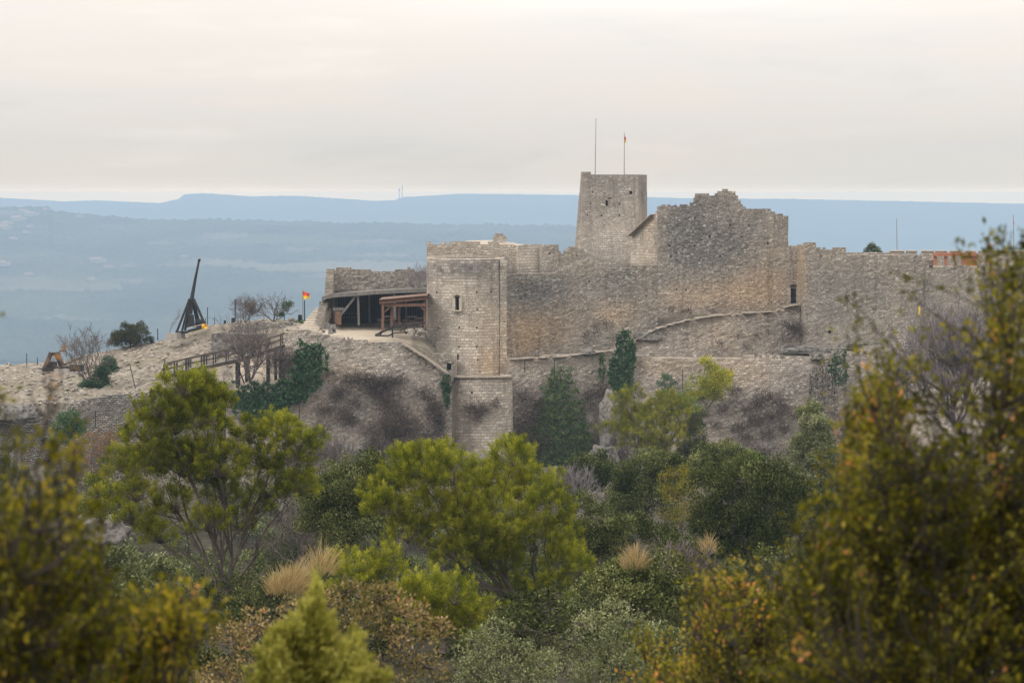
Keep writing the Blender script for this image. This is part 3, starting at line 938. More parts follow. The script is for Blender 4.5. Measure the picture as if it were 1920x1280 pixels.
# --- ruined merlons and broken wall between block and keep
T_ = masonry('crenellated_wall', M['stone_ruin'], [(1016, 306), (1106, 308)], [(1016, 461), (1030, 459), (1048, 460), (1050, 461), (1051, 474), (1056, 478), (1063, 475), (1064, 466), (1080, 464), (1090, 466), (1098, 472), (1106, 490)], [(1010, 530), (1110, 530)], thick=.9, rough=.35, cell=.3, row=.25, holes=sq([(1031, 475), (1081.5, 479)]), seed=7)
tag(T_, 'broken wall with two ragged merlons between the plastered block and the keep', 'wall')

# --- keep
KP = thing('keep_tower', 'square battered keep, the tallest tower of the ruin, with two flagpoles on top', 'tower', W(1140, 515, 322))
kh = sq([(1114.5, 360), (1110.5, 382), (1168, 382), (1103, 403), (1131, 404), (1167, 404), (1147, 502), (1160, 502)], 3.0) + [(1140.2, 1144.8, 374, 386), (1189, 1195, 357, 364)]
kw_ = masonry('keep_wall', M['stone_keep'], [(1073, 326), (1075, 320), (1197, 320), (1213.5, 327)], [(1060, 323), (1098, 323), (1112, 324.5), (1114, 329), (1150, 328.5), (1170, 328), (1190, 327), (1214, 326.5)], [(1060, 516), (1230, 516)],
        thick=1.0, holes=kh, cell=.4, row=.34, rough=.10, path_top=[(1089.5, 328), (1091, 321.5), (1196.5, 321.5), (1213, 327)], parent=KP, seed=8, amp=.06)
masonry('rear_wall', M['stone_keep'], [(1075, 328), (1213, 329)], [(1060, 328), (1214, 328)], [(1060, 516), (1230, 516)], thick=.8, rough=.1, path_top=[(1091, 328.5), (1213, 329)], parent=KP, seed=9)
mb = MB()
zc = zof(375, 320.5); xm = (1142.5 - CX) * 320.5 / K
for k in range(7):
    a = math.pi * (k + .5) / 7
    c = np.array((xm + math.cos(a) * .26, 320.35, zc + math.sin(a) * .26))
    mb.beam(c - np.array((0, .12, 0)), c + np.array((0, .12, 0)), .22, .22, up=(math.cos(a), 0, math.sin(a)))
mb.build('window_arch', M['coping'], kw_)

# --- gable
G = masonry('gable_wall', M['stone_tower'], [(1182, 308), (1236, 303.4)], [(1182, 443), (1225, 402), (1236, 391)], [(1180, 502), (1240, 502)], thick=.9, step=False, row=.4, holes=(), seed=10, amp=.04)
tag(G, 'honey coloured gable wall with a sloping roof line beside the keep', 'wall')
mb = MB()
mb.beam(W(1182, 442.6, 307.6), W(1225, 402, 304.0), .95, .06)
cg = mb.build('sloping_coping', M['worn'], G)

# --- great hall ruin
HT = [(1233, 392), (1245, 386), (1260, 383), (1285, 383), (1301, 381), (1304, 366), (1312, 363), (1328, 363), (1333, 367), (1341, 367), (1349, 358), (1358, 355), (1372, 354.5), (1378, 358), (1381, 368), (1390, 380), (1397, 392), (1425, 393), (1432, 392), (1446, 397), (1450, 398)]
HL = masonry('hall_wall', M['stone_ruin'], [(1233, 303), (1450, 303)], HT, [(1230, 590), (1460, 590)], thick=1.3, cell=.3, row=.26, rough=.45,
             holes=sq([(1369, 421), (1404.5, 423), (1391, 444), (1331, 442.5), (1303, 409), (1303, 461), (1256, 461), (1257.5, 480), (1314.5, 384), (1269, 542), (1286, 544), (1350, 480), (1440, 455)], 3.2), seed=12, amp=.10)
tag(HL, 'high grey ruined hall wall with a hump-shaped broken top', 'wall')
HR = masonry('hall_return_wall', M['stone_ruin'], [(1447, 304.2), (1478, 306.5)], [(1447, 397), (1478, 406)], [(1440, 480), (1480, 480)], thick=1.0, cell=.35, row=.26, rough=.15, seed=13)
tag(HR, 'lighter square-ended stub of wall at the end of the hall ruin', 'wall')

# --- curtain between round tower and hall
CT = [(946, 515), (1000, 514), (1035, 513), (1050, 508), (1068, 498), (1085, 490), (1098, 486), (1112, 485), (1124, 491), (1134, 499), (1146, 503), (1165, 502), (1185, 500), (1233, 496)]
CU = masonry('curtain_wall', M['stone_ruin'], [(946, 297.5), (1000, 300), (1100, 302), (1233, 303)], CT, [(940, 690), (1240, 690)], thick=1.4, cell=.34, row=.28, rough=.35, holes=sq([(1212, 555), (975, 560), (1105, 528)], 3), seed=14, amp=.12)
tag(CU, 'long weathered curtain wall, grey above and honey below, beside the round tower', 'wall')

# --- lower terrace walls
MT = [(955, 674), (1000, 671), (1050, 669), (1100, 662), (1125, 660), (1160, 655), (1190, 640), (1215, 624), (1240, 613), (1290, 600), (1340, 592), (1400, 587), (1450, 584), (1478, 574), (1500, 571)]
ML = masonry('terrace_wall', M['stone_low'], [(955, 293.5), (1100, 297), (1190, 299), (1500, 299.5)], MT, [(950, 880), (1180, 880), (1200, 700), (1500, 690)], thick=2.2, cell=.42, row=.3, rough=.14, seed=15, amp=.14, holes=sq([(1110, 700)], 3))
tag(ML, 'pinkish terrace wall with a rising pale edge under the curtain wall', 'wall')
mb = MB()
prev = None
for px_ in range(958, 1500, 7):
    c = W(px_, interp(px_, MT) - .6, interp(px_, [(955, 293.5), (1100, 297), (1190, 299), (1500, 299.5)]) - .1)
    c[2] += .1 * n2(px_ * .1, 3); c[1] += .15 * n2(px_ * .15, 8)
    if prev is not None and n2(px_ * .21, 4) > -.22: mb.beam(prev, c, .9, .10 + .07 * n2(px_ * .2, 1))
    prev = c
mb.build('edge_coping', M['worn'], ML)
PT = [(1178, 662), (1200, 668), (1250, 671), (1340, 671), (1480, 670), (1540, 664), (1600, 655), (1700, 640), (1900, 640)]
PL = masonry('retaining_wall', M['stone_low'], [(1178, 295.5), (1340, 295), (1600, 294), (1900, 293)], PT, [(1170, 880), (1900, 880)], thick=3.0, cell=.42, row=.3, rough=.2, batter=.06, seed=16, amp=.17, holes=sq([(1420, 760), (1300, 715)], 3))
tag(PL, 'leaning retaining wall speckled with dry brambles under the rock ledge', 'wall')

# --- wall to the east with the doorway recess
RW = thing('doorway_recess', 'narrow recessed wall holding a dark arched doorway', 'wall', W(1470, 590, 301))
rw_ = masonry('recess_wall', M['stone_ruin'], [(1449, 302.2), (1497, 302.2)], [(1449, 463), (1475, 462), (1497, 461)], [(1440, 590), (1500, 590)], thick=1.0, cell=.3, row=.28, rough=.3, holes=[(1482, 1493.2, 540, 568)], recess=1.2, parent=RW, seed=17)
mb = MB()
yd = 302.1; xm = (1487.6 - CX) * yd / K; rc = 5.7 * yd / K; zc = zof(540, yd)
for k in range(8):
    a = math.pi * (k + .5) / 8
    c = np.array((xm + math.cos(a) * (rc + .12), yd, zc + math.sin(a) * (rc + .12)))
    mb.beam(c - np.array((0, .2, 0)), c + np.array((0, .16, 0)), .3, .28, up=(math.cos(a), 0, math.sin(a)))
for s in (-1, 1):
    for k in range(5): mb.box((xm + s * (rc + .14), yd, zof(568, yd) + (k + .5) * (zc - zof(568, yd)) / 5), (.3 + .08 * (k % 2), .36, (zc - zof(568, yd)) / 5 - .02))
ds_ = mb.build('door_surround', M['worn'], rw_)
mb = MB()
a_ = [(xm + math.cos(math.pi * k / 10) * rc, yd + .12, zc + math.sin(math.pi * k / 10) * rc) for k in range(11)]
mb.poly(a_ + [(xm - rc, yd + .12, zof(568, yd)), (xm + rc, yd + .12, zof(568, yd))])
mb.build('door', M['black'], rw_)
NTOP = [(1490, 462), (1503, 459), (1507, 455), (1526, 455), (1530, 462), (1533, 480), (1585, 481), (1620, 479), (1665, 478), (1700, 478), (1732, 480), (1735, 501), (1860, 500), (1910, 502), (2100, 505)]
NW = masonry('rampart_wall', M['stone_ruin'], [(1494, 302), (1507, 297.2), (1735, 297), (1736, 296.2), (2100, 296)], NTOP, [(1490, 690), (2100, 690)], thick=1.5, cell=.36, row=.29, rough=.12, holes=sq([(1556, 622)], 6), seed=18, amp=.10)
tag(NW, 'wide plain grey-beige rampart wall beyond the doorway, with one square hole', 'wall')
o = masonry('stub_wall', M['stone_ruin'], [(1529, 300), (1586, 300)], [(1529, 464), (1545, 465), (1560, 466), (1563, 465), (1586, 464.5)], [(1520, 490), (1590, 490)], thick=.8, cell=.3, row=.26, rough=.2, seed=19)
tag(o, 'short low stub of wall standing on the rampart top next to the turret', 'wall')
o = masonry('low_parapet', M['stone'], [(1586, 300), (1668, 300)], [(1586, 474), (1618, 473.5), (1668, 474)], [(1580, 490), (1690, 490)], thick=.6, cell=.3, row=.24, rough=.15, seed=20)
tag(o, 'very low crumbled parapet beside the round bush on the rampart', 'wall')
CR = thing('battlement', 'pale battlement with square merlons around the orange timber hoarding', 'battlement', W(1780, 500, 303))
prof = []
for a, b, g in ((1669, 1695, 3), (1700, 1720.5, 14), (1727, 1750, 4), (1754, 1776, 5), (1781, 1804, 5), (1808, 1829.5, 12), (1835, 1865, 4), (1871, 1892, 4), (1898, 1925, 4), (1931, 1955, 4)):
    prof += [(a, 471), (b, 470.5), (b + .3, 471 + g), (b + (5 if g < 10 else 6), 471 + g)]
mw_ = masonry('merlon_wall', M['stone'], [(1669, 303), (1960, 303)], prof, [(1660, 505), (1960, 505)], thick=.6, cell=.14, row=.3, rough=.08, parent=CR, seed=21, amp=.04)
mb = MB()
for a, b in ((1669, 1695), (1700, 1720.5), (1727, 1750), (1754, 1776), (1781, 1804), (1808, 1829.5), (1835, 1865), (1871, 1892), (1898, 1925)):
    mb.box(((((a + b) / 2) - CX) * 303 / K, 303.3, zof(470.3, 303)), ((b - a + .8) * 303 / K, .8, .12))
mb.build('merlon_coping', M['coping'], mw_)

# --- curtain left of the tower, below the courtyard
LT = [(425, 738), (530, 736), (533, 735), (534, 624), (545, 621), (560, 618), (585, 621), (600, 626), (640, 633), (680, 638), (710, 641), (745, 640), (757, 646), (770, 653), (800, 672), (843, 703), (850, 706)]
LW = masonry('courtyard_wall', M['stone_low'], [(425, 284), (534, 284), (640, 285), (845, 287.5)], LT, [(420, 885), (850, 885)], thick=1.6, cell=.42, row=.3, rough=.16, batter=.07, seed=22, amp=.16, holes=sq([(755, 700), (712, 651), (812, 690)], 2.6))
tag(LW, 'broad beige retaining wall under the courtyard, partly hung with ivy', 'wall')
mb = MB()
prev = None
for px_ in range(758, 842, 5):
    c = W(px_, interp(px_, LT) - 1, 286.2); 
    if prev is not None: mb.beam(prev, c, .9, .2 + .06 * n2(px_, 2))
    prev = c
mb.build('slab_coping', M['worn'], LW)
# little vaulted ruin against the foot of the tower
o = masonry('vault_ruin', M['stone_ruin'], [(806, 289.5), (848, 289)], [(806, 668), (815, 664), (830, 664), (840, 668), (846, 676), (848, 690)], [(800, 716), (850, 716)], thick=2.5, cell=.22, row=.2, rough=.5, holes=[(837, 846, 680, 694)], recess=1.6, seed=23, amp=.15)
tag(o, 'crumbled little vault of rubble at the foot of the round tower', 'ruin')

# --- dry stone wall along the foot of the bare slope
BT = [(-160, 800), (-60, 797), (0, 791), (40, 780), (55, 775), (68, 781), (85, 789), (100, 786), (118, 772), (135, 760), (160, 750), (200, 742), (250, 738), (300, 735), (425, 738)]
BW = masonry('drystone_wall', M['drystone'], [(-160, 263), (0, 265), (160, 272.5), (300, 278.5), (424, 284)], BT, [(-160, 900), (300, 890), (424, 885)], thick=1.2, cell=.4, row=.22, rough=.4, batter=.05, seed=24, amp=.16)
tag(BW, 'long grey dry stone wall along the foot of the bare slope', 'wall')
o = masonry('slope_wall', M['drystone'], [(430, 302), (470, 301), (545, 300)], [(430, 616), (450, 610), (480, 606), (545, 605)], [(425, 640), (550, 640)], thick=1.0, cell=.35, row=.22, rough=.4, seed=25, amp=.14)
tag(o, 'low rough stone wall along the hilltop next to the stone steps', 'wall')
# blocky terrace face by the bare tree
o = masonry('terrace_face', M['rock'], [(396, 299), (440, 298), (470, 297)], [(396, 630), (430, 626), (470, 628)], [(390, 668), (475, 668)], thick=3, cell=.6, row=.5, rough=.4, seed=26, amp=.3)
tag(o, 'blocky pale rock face on the slope behind the bare tree', 'rock')

# --- wall behind the shed and its broken side
o = masonry('rear_court_wall', M['stone_ruin'], [(626, 318), (800, 318)], [(626, 504), (632, 503), (640, 501.5), (655, 503), (680, 505), (700, 507), (728, 509), (744, 508), (746, 504), (765, 503.5), (778, 507), (800, 508)], [(620, 625), (805, 625)], thick=1.0, cell=.3, row=.24, rough=.2, seed=27, amp=.14)
tag(o, 'rough rubble wall rising behind the open timber shed', 'wall')
o = masonry('broken_side_wall', M['stone_ruin'], [(603, 296.5), (616, 302), (624, 309), (626, 317.5)], [(603, 610), (609, 588), (613, 572), (618, 562), (622, 555), (626, 504)], [(600, 640), (630, 620)], thick=.9, cell=.3, row=.24, rough=.3, seed=28, amp=.12)
tag(o, 'broken wall end climbing from the stone steps to the shed roof', 'wall')
ST = thing('stone_steps', 'flight of pale stone steps climbing to the shed corner', 'steps', W(590, 622, 298))
mb = MB()
for k in range(9):
    a = W(577 + k * 3.6, 618 - k * 5, 295.5 + k * 1.0)
    mb.box(a - np.array((0, 0, .6)), (2.4 - k * .06, 1.3, 1.2), .1 * n2(k, 2))
mb.build('step_blocks', M['coping'], ST)
# ------------------------------------------------------------------ timber and small things
def beam_obj(name, parent, mat, *beams):
    mb = MB()
    for b in beams: mb.beam(*b)
    return mb.build(name, mat, parent)


# open shed
SH = thing('timber_shed', 'long open-fronted grey timber shed with a sagging board roof', 'shed', W(710, 608, 303))
mb = MB()
edge = [(604, 559.5), (612, 555.5), (622, 553.5), (640, 551.5), (670, 549.5), (700, 547), (730, 545.5), (760, 544), (802, 543.5)]
nj = 12
for j in range(nj + 1):
    for px_, py_ in edge:
        a = W(px_, py_ + 2, 300.5)
        t = j / nj
        for dz in (0, -.22):
            mb.vert((a[0] * (1 + .055 * t) , 300.5 + 16.6 * t, a[2] + .02 * n2(px_, j) - .22 * t + dz))
ne = len(edge)
def vi(j, i, d): return (j * ne + i) * 2 + d
for j in range(nj):
    for i in range(ne - 1):
        mb.face((vi(j, i, 0), vi(j, i + 1, 0), vi(j + 1, i + 1, 0), vi(j + 1, i, 0)))
        mb.face((vi(j, i, 1), vi(j + 1, i, 1), vi(j + 1, i + 1, 1), vi(j, i + 1, 1)))
for i in range(ne - 1):
    mb.face((vi(0, i, 1), vi(0, i + 1, 1), vi(0, i + 1, 0), vi(0, i, 0)))
for j in range(nj):
    mb.face((vi(j, 0, 0), vi(j + 1, 0, 0), vi(j + 1, 0, 1), vi(j, 0, 1)))
mb.build('board_roof', M['roof_wood'], SH)
mb = MB()
for (a, b) in zip(edge, edge[1:]): mb.beam(W(a[0], a[1] + 1.5, 300.4), W(b[0], b[1] + 1.5, 300.4), .12, .42)
mb.build('fascia', M['grey_wood'], SH)
for px_, t_, b_, Y_, w_ in ((672, 552, 609.5, 301, .26), (692.5, 552, 606.5, 308, .24), (740, 547, 610, 301.5, .32), (626.5, 556, 607, 303, .3), (761, 547, 606, 309, .24), (632, 560, 606, 309, .2)):
    beam_obj('post', SH, M['grey_wood'], (W(px_ + .8, b_, Y_), W(px_ - .6, t_, Y_), w_, w_))
beam_obj('brace', SH, M['grey_wood'], (W(634, 597, 300.9), W(667, 555, 300.9), .28, .24))
beam_obj('cross_beam', SH, M['grey_wood'], (W(624, 579.5, 301.2), W(646, 579, 301.2), .2, .34))
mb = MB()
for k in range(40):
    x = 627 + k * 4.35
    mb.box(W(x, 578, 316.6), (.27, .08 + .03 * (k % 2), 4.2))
mb.build('shade_boards', M['black'], SH)  # near-black boards added; the shed's deep inner shade is put into their colour
mb = MB(); mb.box(W(634, 596, 299.8), (.75, .12, 1.6)); mb.build('door_leaf', M['red_wood'], SH)

# pergola
PG = thing('pergola', 'reddish brown timber pergola standing in the courtyard next to the round tower', 'pergola', W(750, 620, 294))
beam_obj('roof_edge', PG, M['red_wood'], (W(711, 566.5, 290), W(801, 557.5, 290), .16, .42))
beam_obj('roof_edge', PG, M['red_wood'], (W(711, 568.5, 290.0) + np.array((0, 4.5, 0)), W(801, 560, 290) + np.array((0, 4.5, 0)), .16, .36))
beam_obj('lower_beam', PG, M['red_wood'], (W(716, 572, 290.3), W(801, 571.3, 290.3), .2, .36))
for px_, t_, b_, Y_ in ((718, 570, 623, 290.2), (734.8, 570, 617, 293), (748.5, 570, 611, 296), (797, 560, 615, 291)):
    beam_obj('post', PG, M['red_wood'], (W(px_ - .4, b_, Y_), W(px_, t_, Y_), .3, .3))
for a, b in (((720, 586), (731, 576)), ((787, 573), (797, 583))):
    beam_obj('brace', PG, M['red_wood'], (W(a[0], a[1], 290.3), W(b[0], b[1], 290.3), .14, .14))
mb = MB()
for k in range(13):
    u = k / 12
    a = W(712 + 88 * u, 563.5 - 8.5 * u, 289.8); mb.beam(a, a + np.array((0, 6.3, -.1)), .12, .16)
mb.build('rafter_row', M['brown_wood'], PG)
mb = MB()
a, b = W(711, 562.5, 289.7), W(801, 554.5, 289.7)
for s in (0, 1):
    mb.v += [tuple(a + np.array((0, 0, .06 * s))), tuple(b + np.array((0, 0, .06 * s))), tuple(b + np.array((0, 6.5, .06 * s))), tuple(a + np.array((0, 6.5, .06 * s)))]
mb.face((4, 5, 6, 7)); mb.face((3, 2, 1, 0)); mb.face((0, 1, 5, 4)); mb.face((2, 3, 7, 6)); mb.face((0, 4, 7, 3)); mb.face((1, 2, 6, 5))
mb.build('roof_sheet', M['red_wood'], PG)


def picnic(px_, py_, Y_, rot, label, scale=1.0):
    base = W(px_, py_, Y_)
    t = thing('picnic_table', label, 'picnic table', base, 'picnic tables in the courtyard')
    ca, sa = math.cos(rot), math.sin(rot)
    def P(x, y, z): return base + scale * np.array((x * ca - y * sa, x * sa + y * ca, z))
    mb = MB()
    for k in range(5): mb.beam(P(-.95, -.32 + k * .16, .75), P(.95, -.32 + k * .16, .75), .145 * scale, .05)
    mb.build('tabletop', M['brown_wood'], t)
    for s in (-1, 1):
        mb = MB()
        for k in (0, 1): mb.beam(P(-.95, s * (.62 + k * .15), .45), P(.95, s * (.62 + k * .15), .45), .14 * scale, .05)
        mb.build('bench_seat', M['brown_wood'], t)
    for s in (-1, 1):
        mb = MB()
        mb.beam(P(s * .7, -.72, 0), P(s * .7, -.22, .72), .1, .06); mb.beam(P(s * .7, .72, 0), P(s * .7, .22, .72), .1, .06); mb.beam(P(s * .74, -.72, .4), P(s * .74, .72, .4), .1, .05)
        mb.build('leg_frame', M['brown_wood'], t)


picnic(726, 608, 301, 1.4, 'picnic table half behind the pergola posts, end-on', 1.25)
picnic(773, 609.5, 303, 1.5, 'picnic table in the shadow at the back of the pergola', 1.35)
picnic(790, 611, 302, 1.2, 'picnic table closest to the round tower under the pergola', 1.25)
picnic(770, 622, 292, .25, 'picnic table out in the open by the dark handrail', 1.35)
picnic(655, 605, 307, .05, 'picnic table under the shed behind the slanting brace', 1.45)

RL = thing('handrail', 'dark timber handrail sloping across the courtyard edge', 'railing', W(745, 632, 287.5))
beam_obj('top_rail', RL, M['dark_wood'], (W(703, 628.5, 287.2), W(737, 613.5, 287.4), .16, .2), (W(737, 613.5, 287.4), W(797, 605, 288.4), .16, .2))
beam_obj('lower_rail', RL, M['dark_wood'], (W(704, 629, 287.2), W(728, 629.5, 287.3), .12, .16), (W(728, 629.5, 287.3), W(740, 624, 287.5), .12, .14), (W(740, 624, 287.5), W(797, 621, 288.4), .1, .14))
for px_, a, b, Y_ in ((713.5, 621, 629, 287.2), (735.8, 610, 633, 287.3), (761, 607, 626, 287.9), (793, 604, 622, 288.2)):
    beam_obj('post', RL, M['black'], (W(px_, b, Y_), W(px_, a, Y_), .18, .18))
mb = MB()
for k in range(26):
    q = W(763 + rng.uniform(0, 34), 631 - rng.uniform(0, 14) , 286.8 + rng.uniform(0, 2)); s = rng.uniform(.15, .5)
    mb.box(q, (s * 1.4, s, s * .8), rng.uniform(0, 3), .7)
o = mb.build('rubble_heap', M['loose']); tag(o, 'heap of fallen pale rubble between handrail and round tower', 'rubble')
mb = MB()
for k in range(14):
    q = W(605 + rng.uniform(0, 22), 622 - rng.uniform(0, 14), 288.5 + rng.uniform(0, 3)); s = rng.uniform(.2, .6)
    mb.box(q, (s * 1.4, s, s * .9), rng.uniform(0, 3), .7)
o = mb.build('block_heap', M['rock']); tag(o, 'heap of grey stone blocks at the shed corner below the steps', 'rubble')

# trebuchet
TB = thing('trebuchet', 'tall dark timber trebuchet with its arm raised on the bare hilltop', 'trebuchet', W(358, 623, 306))
Y0 = 306
for (bx, by, tx, ty, dy) in ((331, 623, 354.8, 562, -.7), (341, 622, 355.5, 564, .6), (384, 607, 363.8, 562, -.7), (376, 613, 363.2, 564, .6), (347, 619, 357, 566, 1.6), (371, 615, 362, 566, 1.6)):
    beam_obj('leg', TB, M['dark_wood'], (W(bx, by, Y0 + dy * 1.4), W(tx, ty, Y0 + dy * .5), .23, .23))
beam_obj('axle', TB, M['dark_wood'], (W(353, 563, Y0), W(366, 563, Y0), .42, .42))
mb = MB(); mb.tube([W(356.5, 588, Y0), W(359.5, 560, Y0), W(366, 524, Y0), W(373.5, 487, Y0)], [.28, .25, .17, .11], 8); arm_ = mb.build('throwing_arm', M['dark_wood'], TB)
mb = MB(); mb.tube([W(372.7, 490, Y0), W(374.5, 485.5, Y0)], [.18, .14], 8); mb.build('arm_tip', M['black'], arm_)
mb = MB()
c = W(358.5, 600, Y0)
mb.box(c, (.85, .9, 1.3), .2, .65); mb.box(c + np.array((0, 0, -.75)), (.95, 1.0, .2), .2)
mb.box(c + np.array((-.1, 0, .95)), (.5, .5, .5), .2, .6)
mb.build('counterweight_box', M['black'], TB)
for a, b in (((329, 623.5), (352, 622.5)), ((352, 621), (378, 614))):
    beam_obj('ground_sill', TB, M['dark_wood'], (W(a[0], a[1], Y0 - 1), W(b[0], b[1], Y0 - .6), .34, .3))
mb = MB(); mb.tube([W(354, 614, Y0 - 1.2), W(366, 611.5, Y0 - 1.2), W(382, 607.5, Y0 - 1.2)], .05, 4); mb.build('winch_rope', M['pale_wood'], TB)
mb = MB(); c = W(374.5, 605, Y0 + .5)
mb.tube([c + np.array((-.5, 0, 0)), c + np.array((.5, 0, 0))], .45, 10); mb.build('winch_drum', M['black'], TB)
SB = thing('painted_crate', 'small crate painted in yellow and orange quarters by the trebuchet foot', 'crate', W(383.5, 616, 304.5))
c = W(383.5, 611.8, 304.5); h = .3
for i, (a, b) in enumerate(((-1, 1), (1, 1), (-1, -1), (1, -1))):
    mb = MB(); mb.box(c + np.array((a * .15, 0, b * .14)), (.298, .5, .278)); mb.build('painted_panel', M['yellow'] if i in (0, 3) else M['orange'], SB)
o = masonry('trebuchet_plinth', M['concrete'], [(311, 304.5), (331, 304)], [(311, 625), (331, 624)], [(309, 638), (333, 636)], thick=2.2, step=False, cell=.5, row=.3, amp=.03)
tag(o, 'small pale plinth wall under the trebuchet frame', 'plinth')

# onager on its plinth
ON = thing('onager', 'dark timber siege engine with an A-frame on a concrete plinth', 'siege engine', W(118, 700, 297))
Yo = 297
for a, b in (((80, 695), (95, 660)), ((118.5, 684), (106, 660)), ((84, 696), (97, 662)), ((115, 690), (104, 662))):
    beam_obj('frame_leg', ON, M['brown_wood'] if a[0] in (80, 118.5) else M['dark_wood'], (W(a[0], a[1], Yo + (.9 if a[0] in (84, 115) else 0)), W(b[0], b[1], Yo + (.9 if a[0] in (84, 115) else 0)), .3, .3))
beam_obj('cross_bar', ON, M['dark_wood'], (W(91, 664, Yo + .4), W(113, 663, Yo + .4), .3, .36))
beam_obj('bed_beam', ON, M['dark_wood'], (W(80, 694, Yo - .2), W(155, 687, Yo - .2), .34, .42), (W(80, 694, Yo + 1.1), W(155, 687, Yo + 1.1), .34, .42))
beam_obj('throwing_arm', ON, M['brown_wood'], (W(120, 684, Yo + .4), W(157, 668, Yo + .4), .22, .2))
mb = MB(); mb.box(W(144, 690, Yo + .3), (1.5, 1.6, .75)); mb.build('counterweight_box', M['black'], ON)
mb = MB(); mb.box(W(99, 687, Yo + .5), (1.0, 1.2, 1.1), 0, .8); mb.build('windlass_box', M['black'], ON)
mb = MB(); mb.box(W(126, 704, 296.6) , (3.6, 2.2, .95)); mb.box(W(117, 694.5, 296.4), (1.75, 1.4, .36))
o = mb.build('concrete_plinth', M['concrete']); tag(o, 'pale concrete block carrying the dark siege engine', 'plinth')
SGN = thing('trail_sign', 'small dark signboard on a thin bent post above the siege engine', 'sign', W(124, 668, 306))
beam_obj('post', SGN, M['dark_wood'], (W(124.3, 668, 306), W(124, 657.5, 306), .09, .09))
beam_obj('board', SGN, M['dark_wood'], (W(111, 658, 306), W(124.5, 657.5, 306), .08, .16))

# timber footbridge
FB = thing('timber_footbridge', 'dark timber footbridge ramp with handrails climbing towards the castle wall', 'footbridge', W(420, 720, 286))
dk = [(306, 704.5), (352, 693), (400, 683), (450, 672), (490, 660), (532, 646)]
YB = [285, 285.2, 285.6, 286, 286.4, 287]
def deck(px_): return interp(px_, dk)
def yb(px_): return interp(px_, list(zip([d[0] for d in dk], YB)))
mb = MB()
for a, b in zip(dk, dk[1:]):
    n = int((b[0] - a[0]) / 4)
    for k in range(n):
        u = a[0] + (b[0] - a[0]) * (k + .5) / n
        c = W(u, deck(u), yb(u)); mb.box(c + np.array((0, 1.0, 0)), (.23, 2.3, .09), .0)
mb.build('plank_deck', M['grey_wood'], FB)
for side in (0, 2.1):
    mb = MB()
    for a, b in zip(dk, dk[1:]): mb.beam(W(a[0], a[1] + 3, yb(a[0])) + np.array((0, side, 0)), W(b[0], b[1] + 3, yb(b[0])) + np.array((0, side, 0)), .16, .42)
    mb.build('side_girder', M['brown_wood'], FB)
for side in (0, 2.2):
    for off, w_, nm in ((20.5, .16, 'handrail'), (10.5, .12, 'mid_rail')):
        mb = MB()
        for a, b in zip(dk, dk[1:]): mb.beam(W(a[0], a[1] - off, yb(a[0])) + np.array((0, side, 0)), W(b[0], b[1] - off, yb(b[0])) + np.array((0, side, 0)), .1, w_)
        mb.build(nm, M['brown_wood'], FB)
    for px_ in (308, 327, 349, 353, 378, 383, 400, 424, 448, 474, 500, 526):
        w_ = .2 if px_ in (308, 349, 474) else .14
        beam_obj('rail_post', FB, M['dark_wood'], (W(px_, deck(px_) + 4, yb(px_)) + np.array((0, side, 0)), W(px_, deck(px_) - 21.5, yb(px_)) + np.array((0, side, 0)), w_, w_))
for px_, b_, w_ in ((446, 721, .5), (462, 716, .3), (503, 716, .42), (517, 712, .32), (527, 708, .5), (345, 716, .4), (385, 716, .4)):
    beam_obj('support_post', FB, M['dark_wood'], (W(px_, b_, yb(px_) + .4), W(px_, deck(px_) + 2, yb(px_) + .4), w_, w_))
beam_obj('support_brace', FB, M['dark_wood'], (W(447, 690, 286.2), W(458, 719, 286.2), .14, .14))
beam_obj('end_strut', FB, M['brown_wood'], (W(306, 690, 285), W(294, 712, 284.4), .14, .14))

# loose planks below the footbridge
for k, (a, b, c, d) in enumerate(((235, 742, 282, 716), (252, 741, 286, 722), (262, 740, 300, 727), (270, 738, 318, 724), (284, 716, 300, 724), (300, 716, 332, 728), (306, 728, 340, 724), (315, 716, 336, 719), (290, 735, 333, 730))):
    mb = MB(); y_ = 281.5 + .25 * k
    mb.beam(W(a, b, y_), W(c, d, y_ + .5), .3, .08)
    o = mb.build('loose_plank', M['pale_wood']); tag(o, 'bleached loose plank lying in the heap below the footbridge', 'plank', 'loose planks below the footbridge')

# fence posts on the hill crest
FP = [(14, 681, 689, 311, 1, 'shortest bare fence post at the low end of the crest'), (50, 662, 692, 308, 1, 'dark fence post standing before the siege engine on the slope'), (70, 670, 683, 312, 1, 'small dark fence post on the skyline close to the siege engine'),
      (295.5, 616, 636, 312, 1.2, 'fence post between the round bush and the small bare tree'), (389, 576, 607, 313, 1.1, 'tall fence post just beyond the trebuchet crate'), (385.5, 596, 607, 314, .9, 'short thin post touching the trebuchet crate'),
      (402, 594, 606, 313, .8, 'short thin fence post between trebuchet and bare thicket'), (441, 561, 601, 308, 1.5, 'tall fence post at the near end of the bare thicket'), (467, 567, 603, 309, 1.1, 'thin fence post inside the bare thicket'),
      (519, 567, 600, 309, 1.1, 'fence post beside the green clump of the bare tree'), (570.8, 563, 602, 306.4, 1.4, 'fence post standing close against the flagpole'), (600, 565, 590, 306, 1.3, 'fence post above the stone steps, the taller of the pair'),
      (603.5, 572, 590, 307, 1.2, 'fence post above the stone steps, the shorter of the pair')]
for px_, a, b, Y_, w_, lb in FP:
    mb = MB(); mb.tube([W(px_ + .3, b + 1.5, Y_), W(px_, a, Y_)], .055 * w_, 6)
    o = mb.build('fence_post', M['post_metal']); tag(o, lb, 'fence post', 'fence posts on the hill')
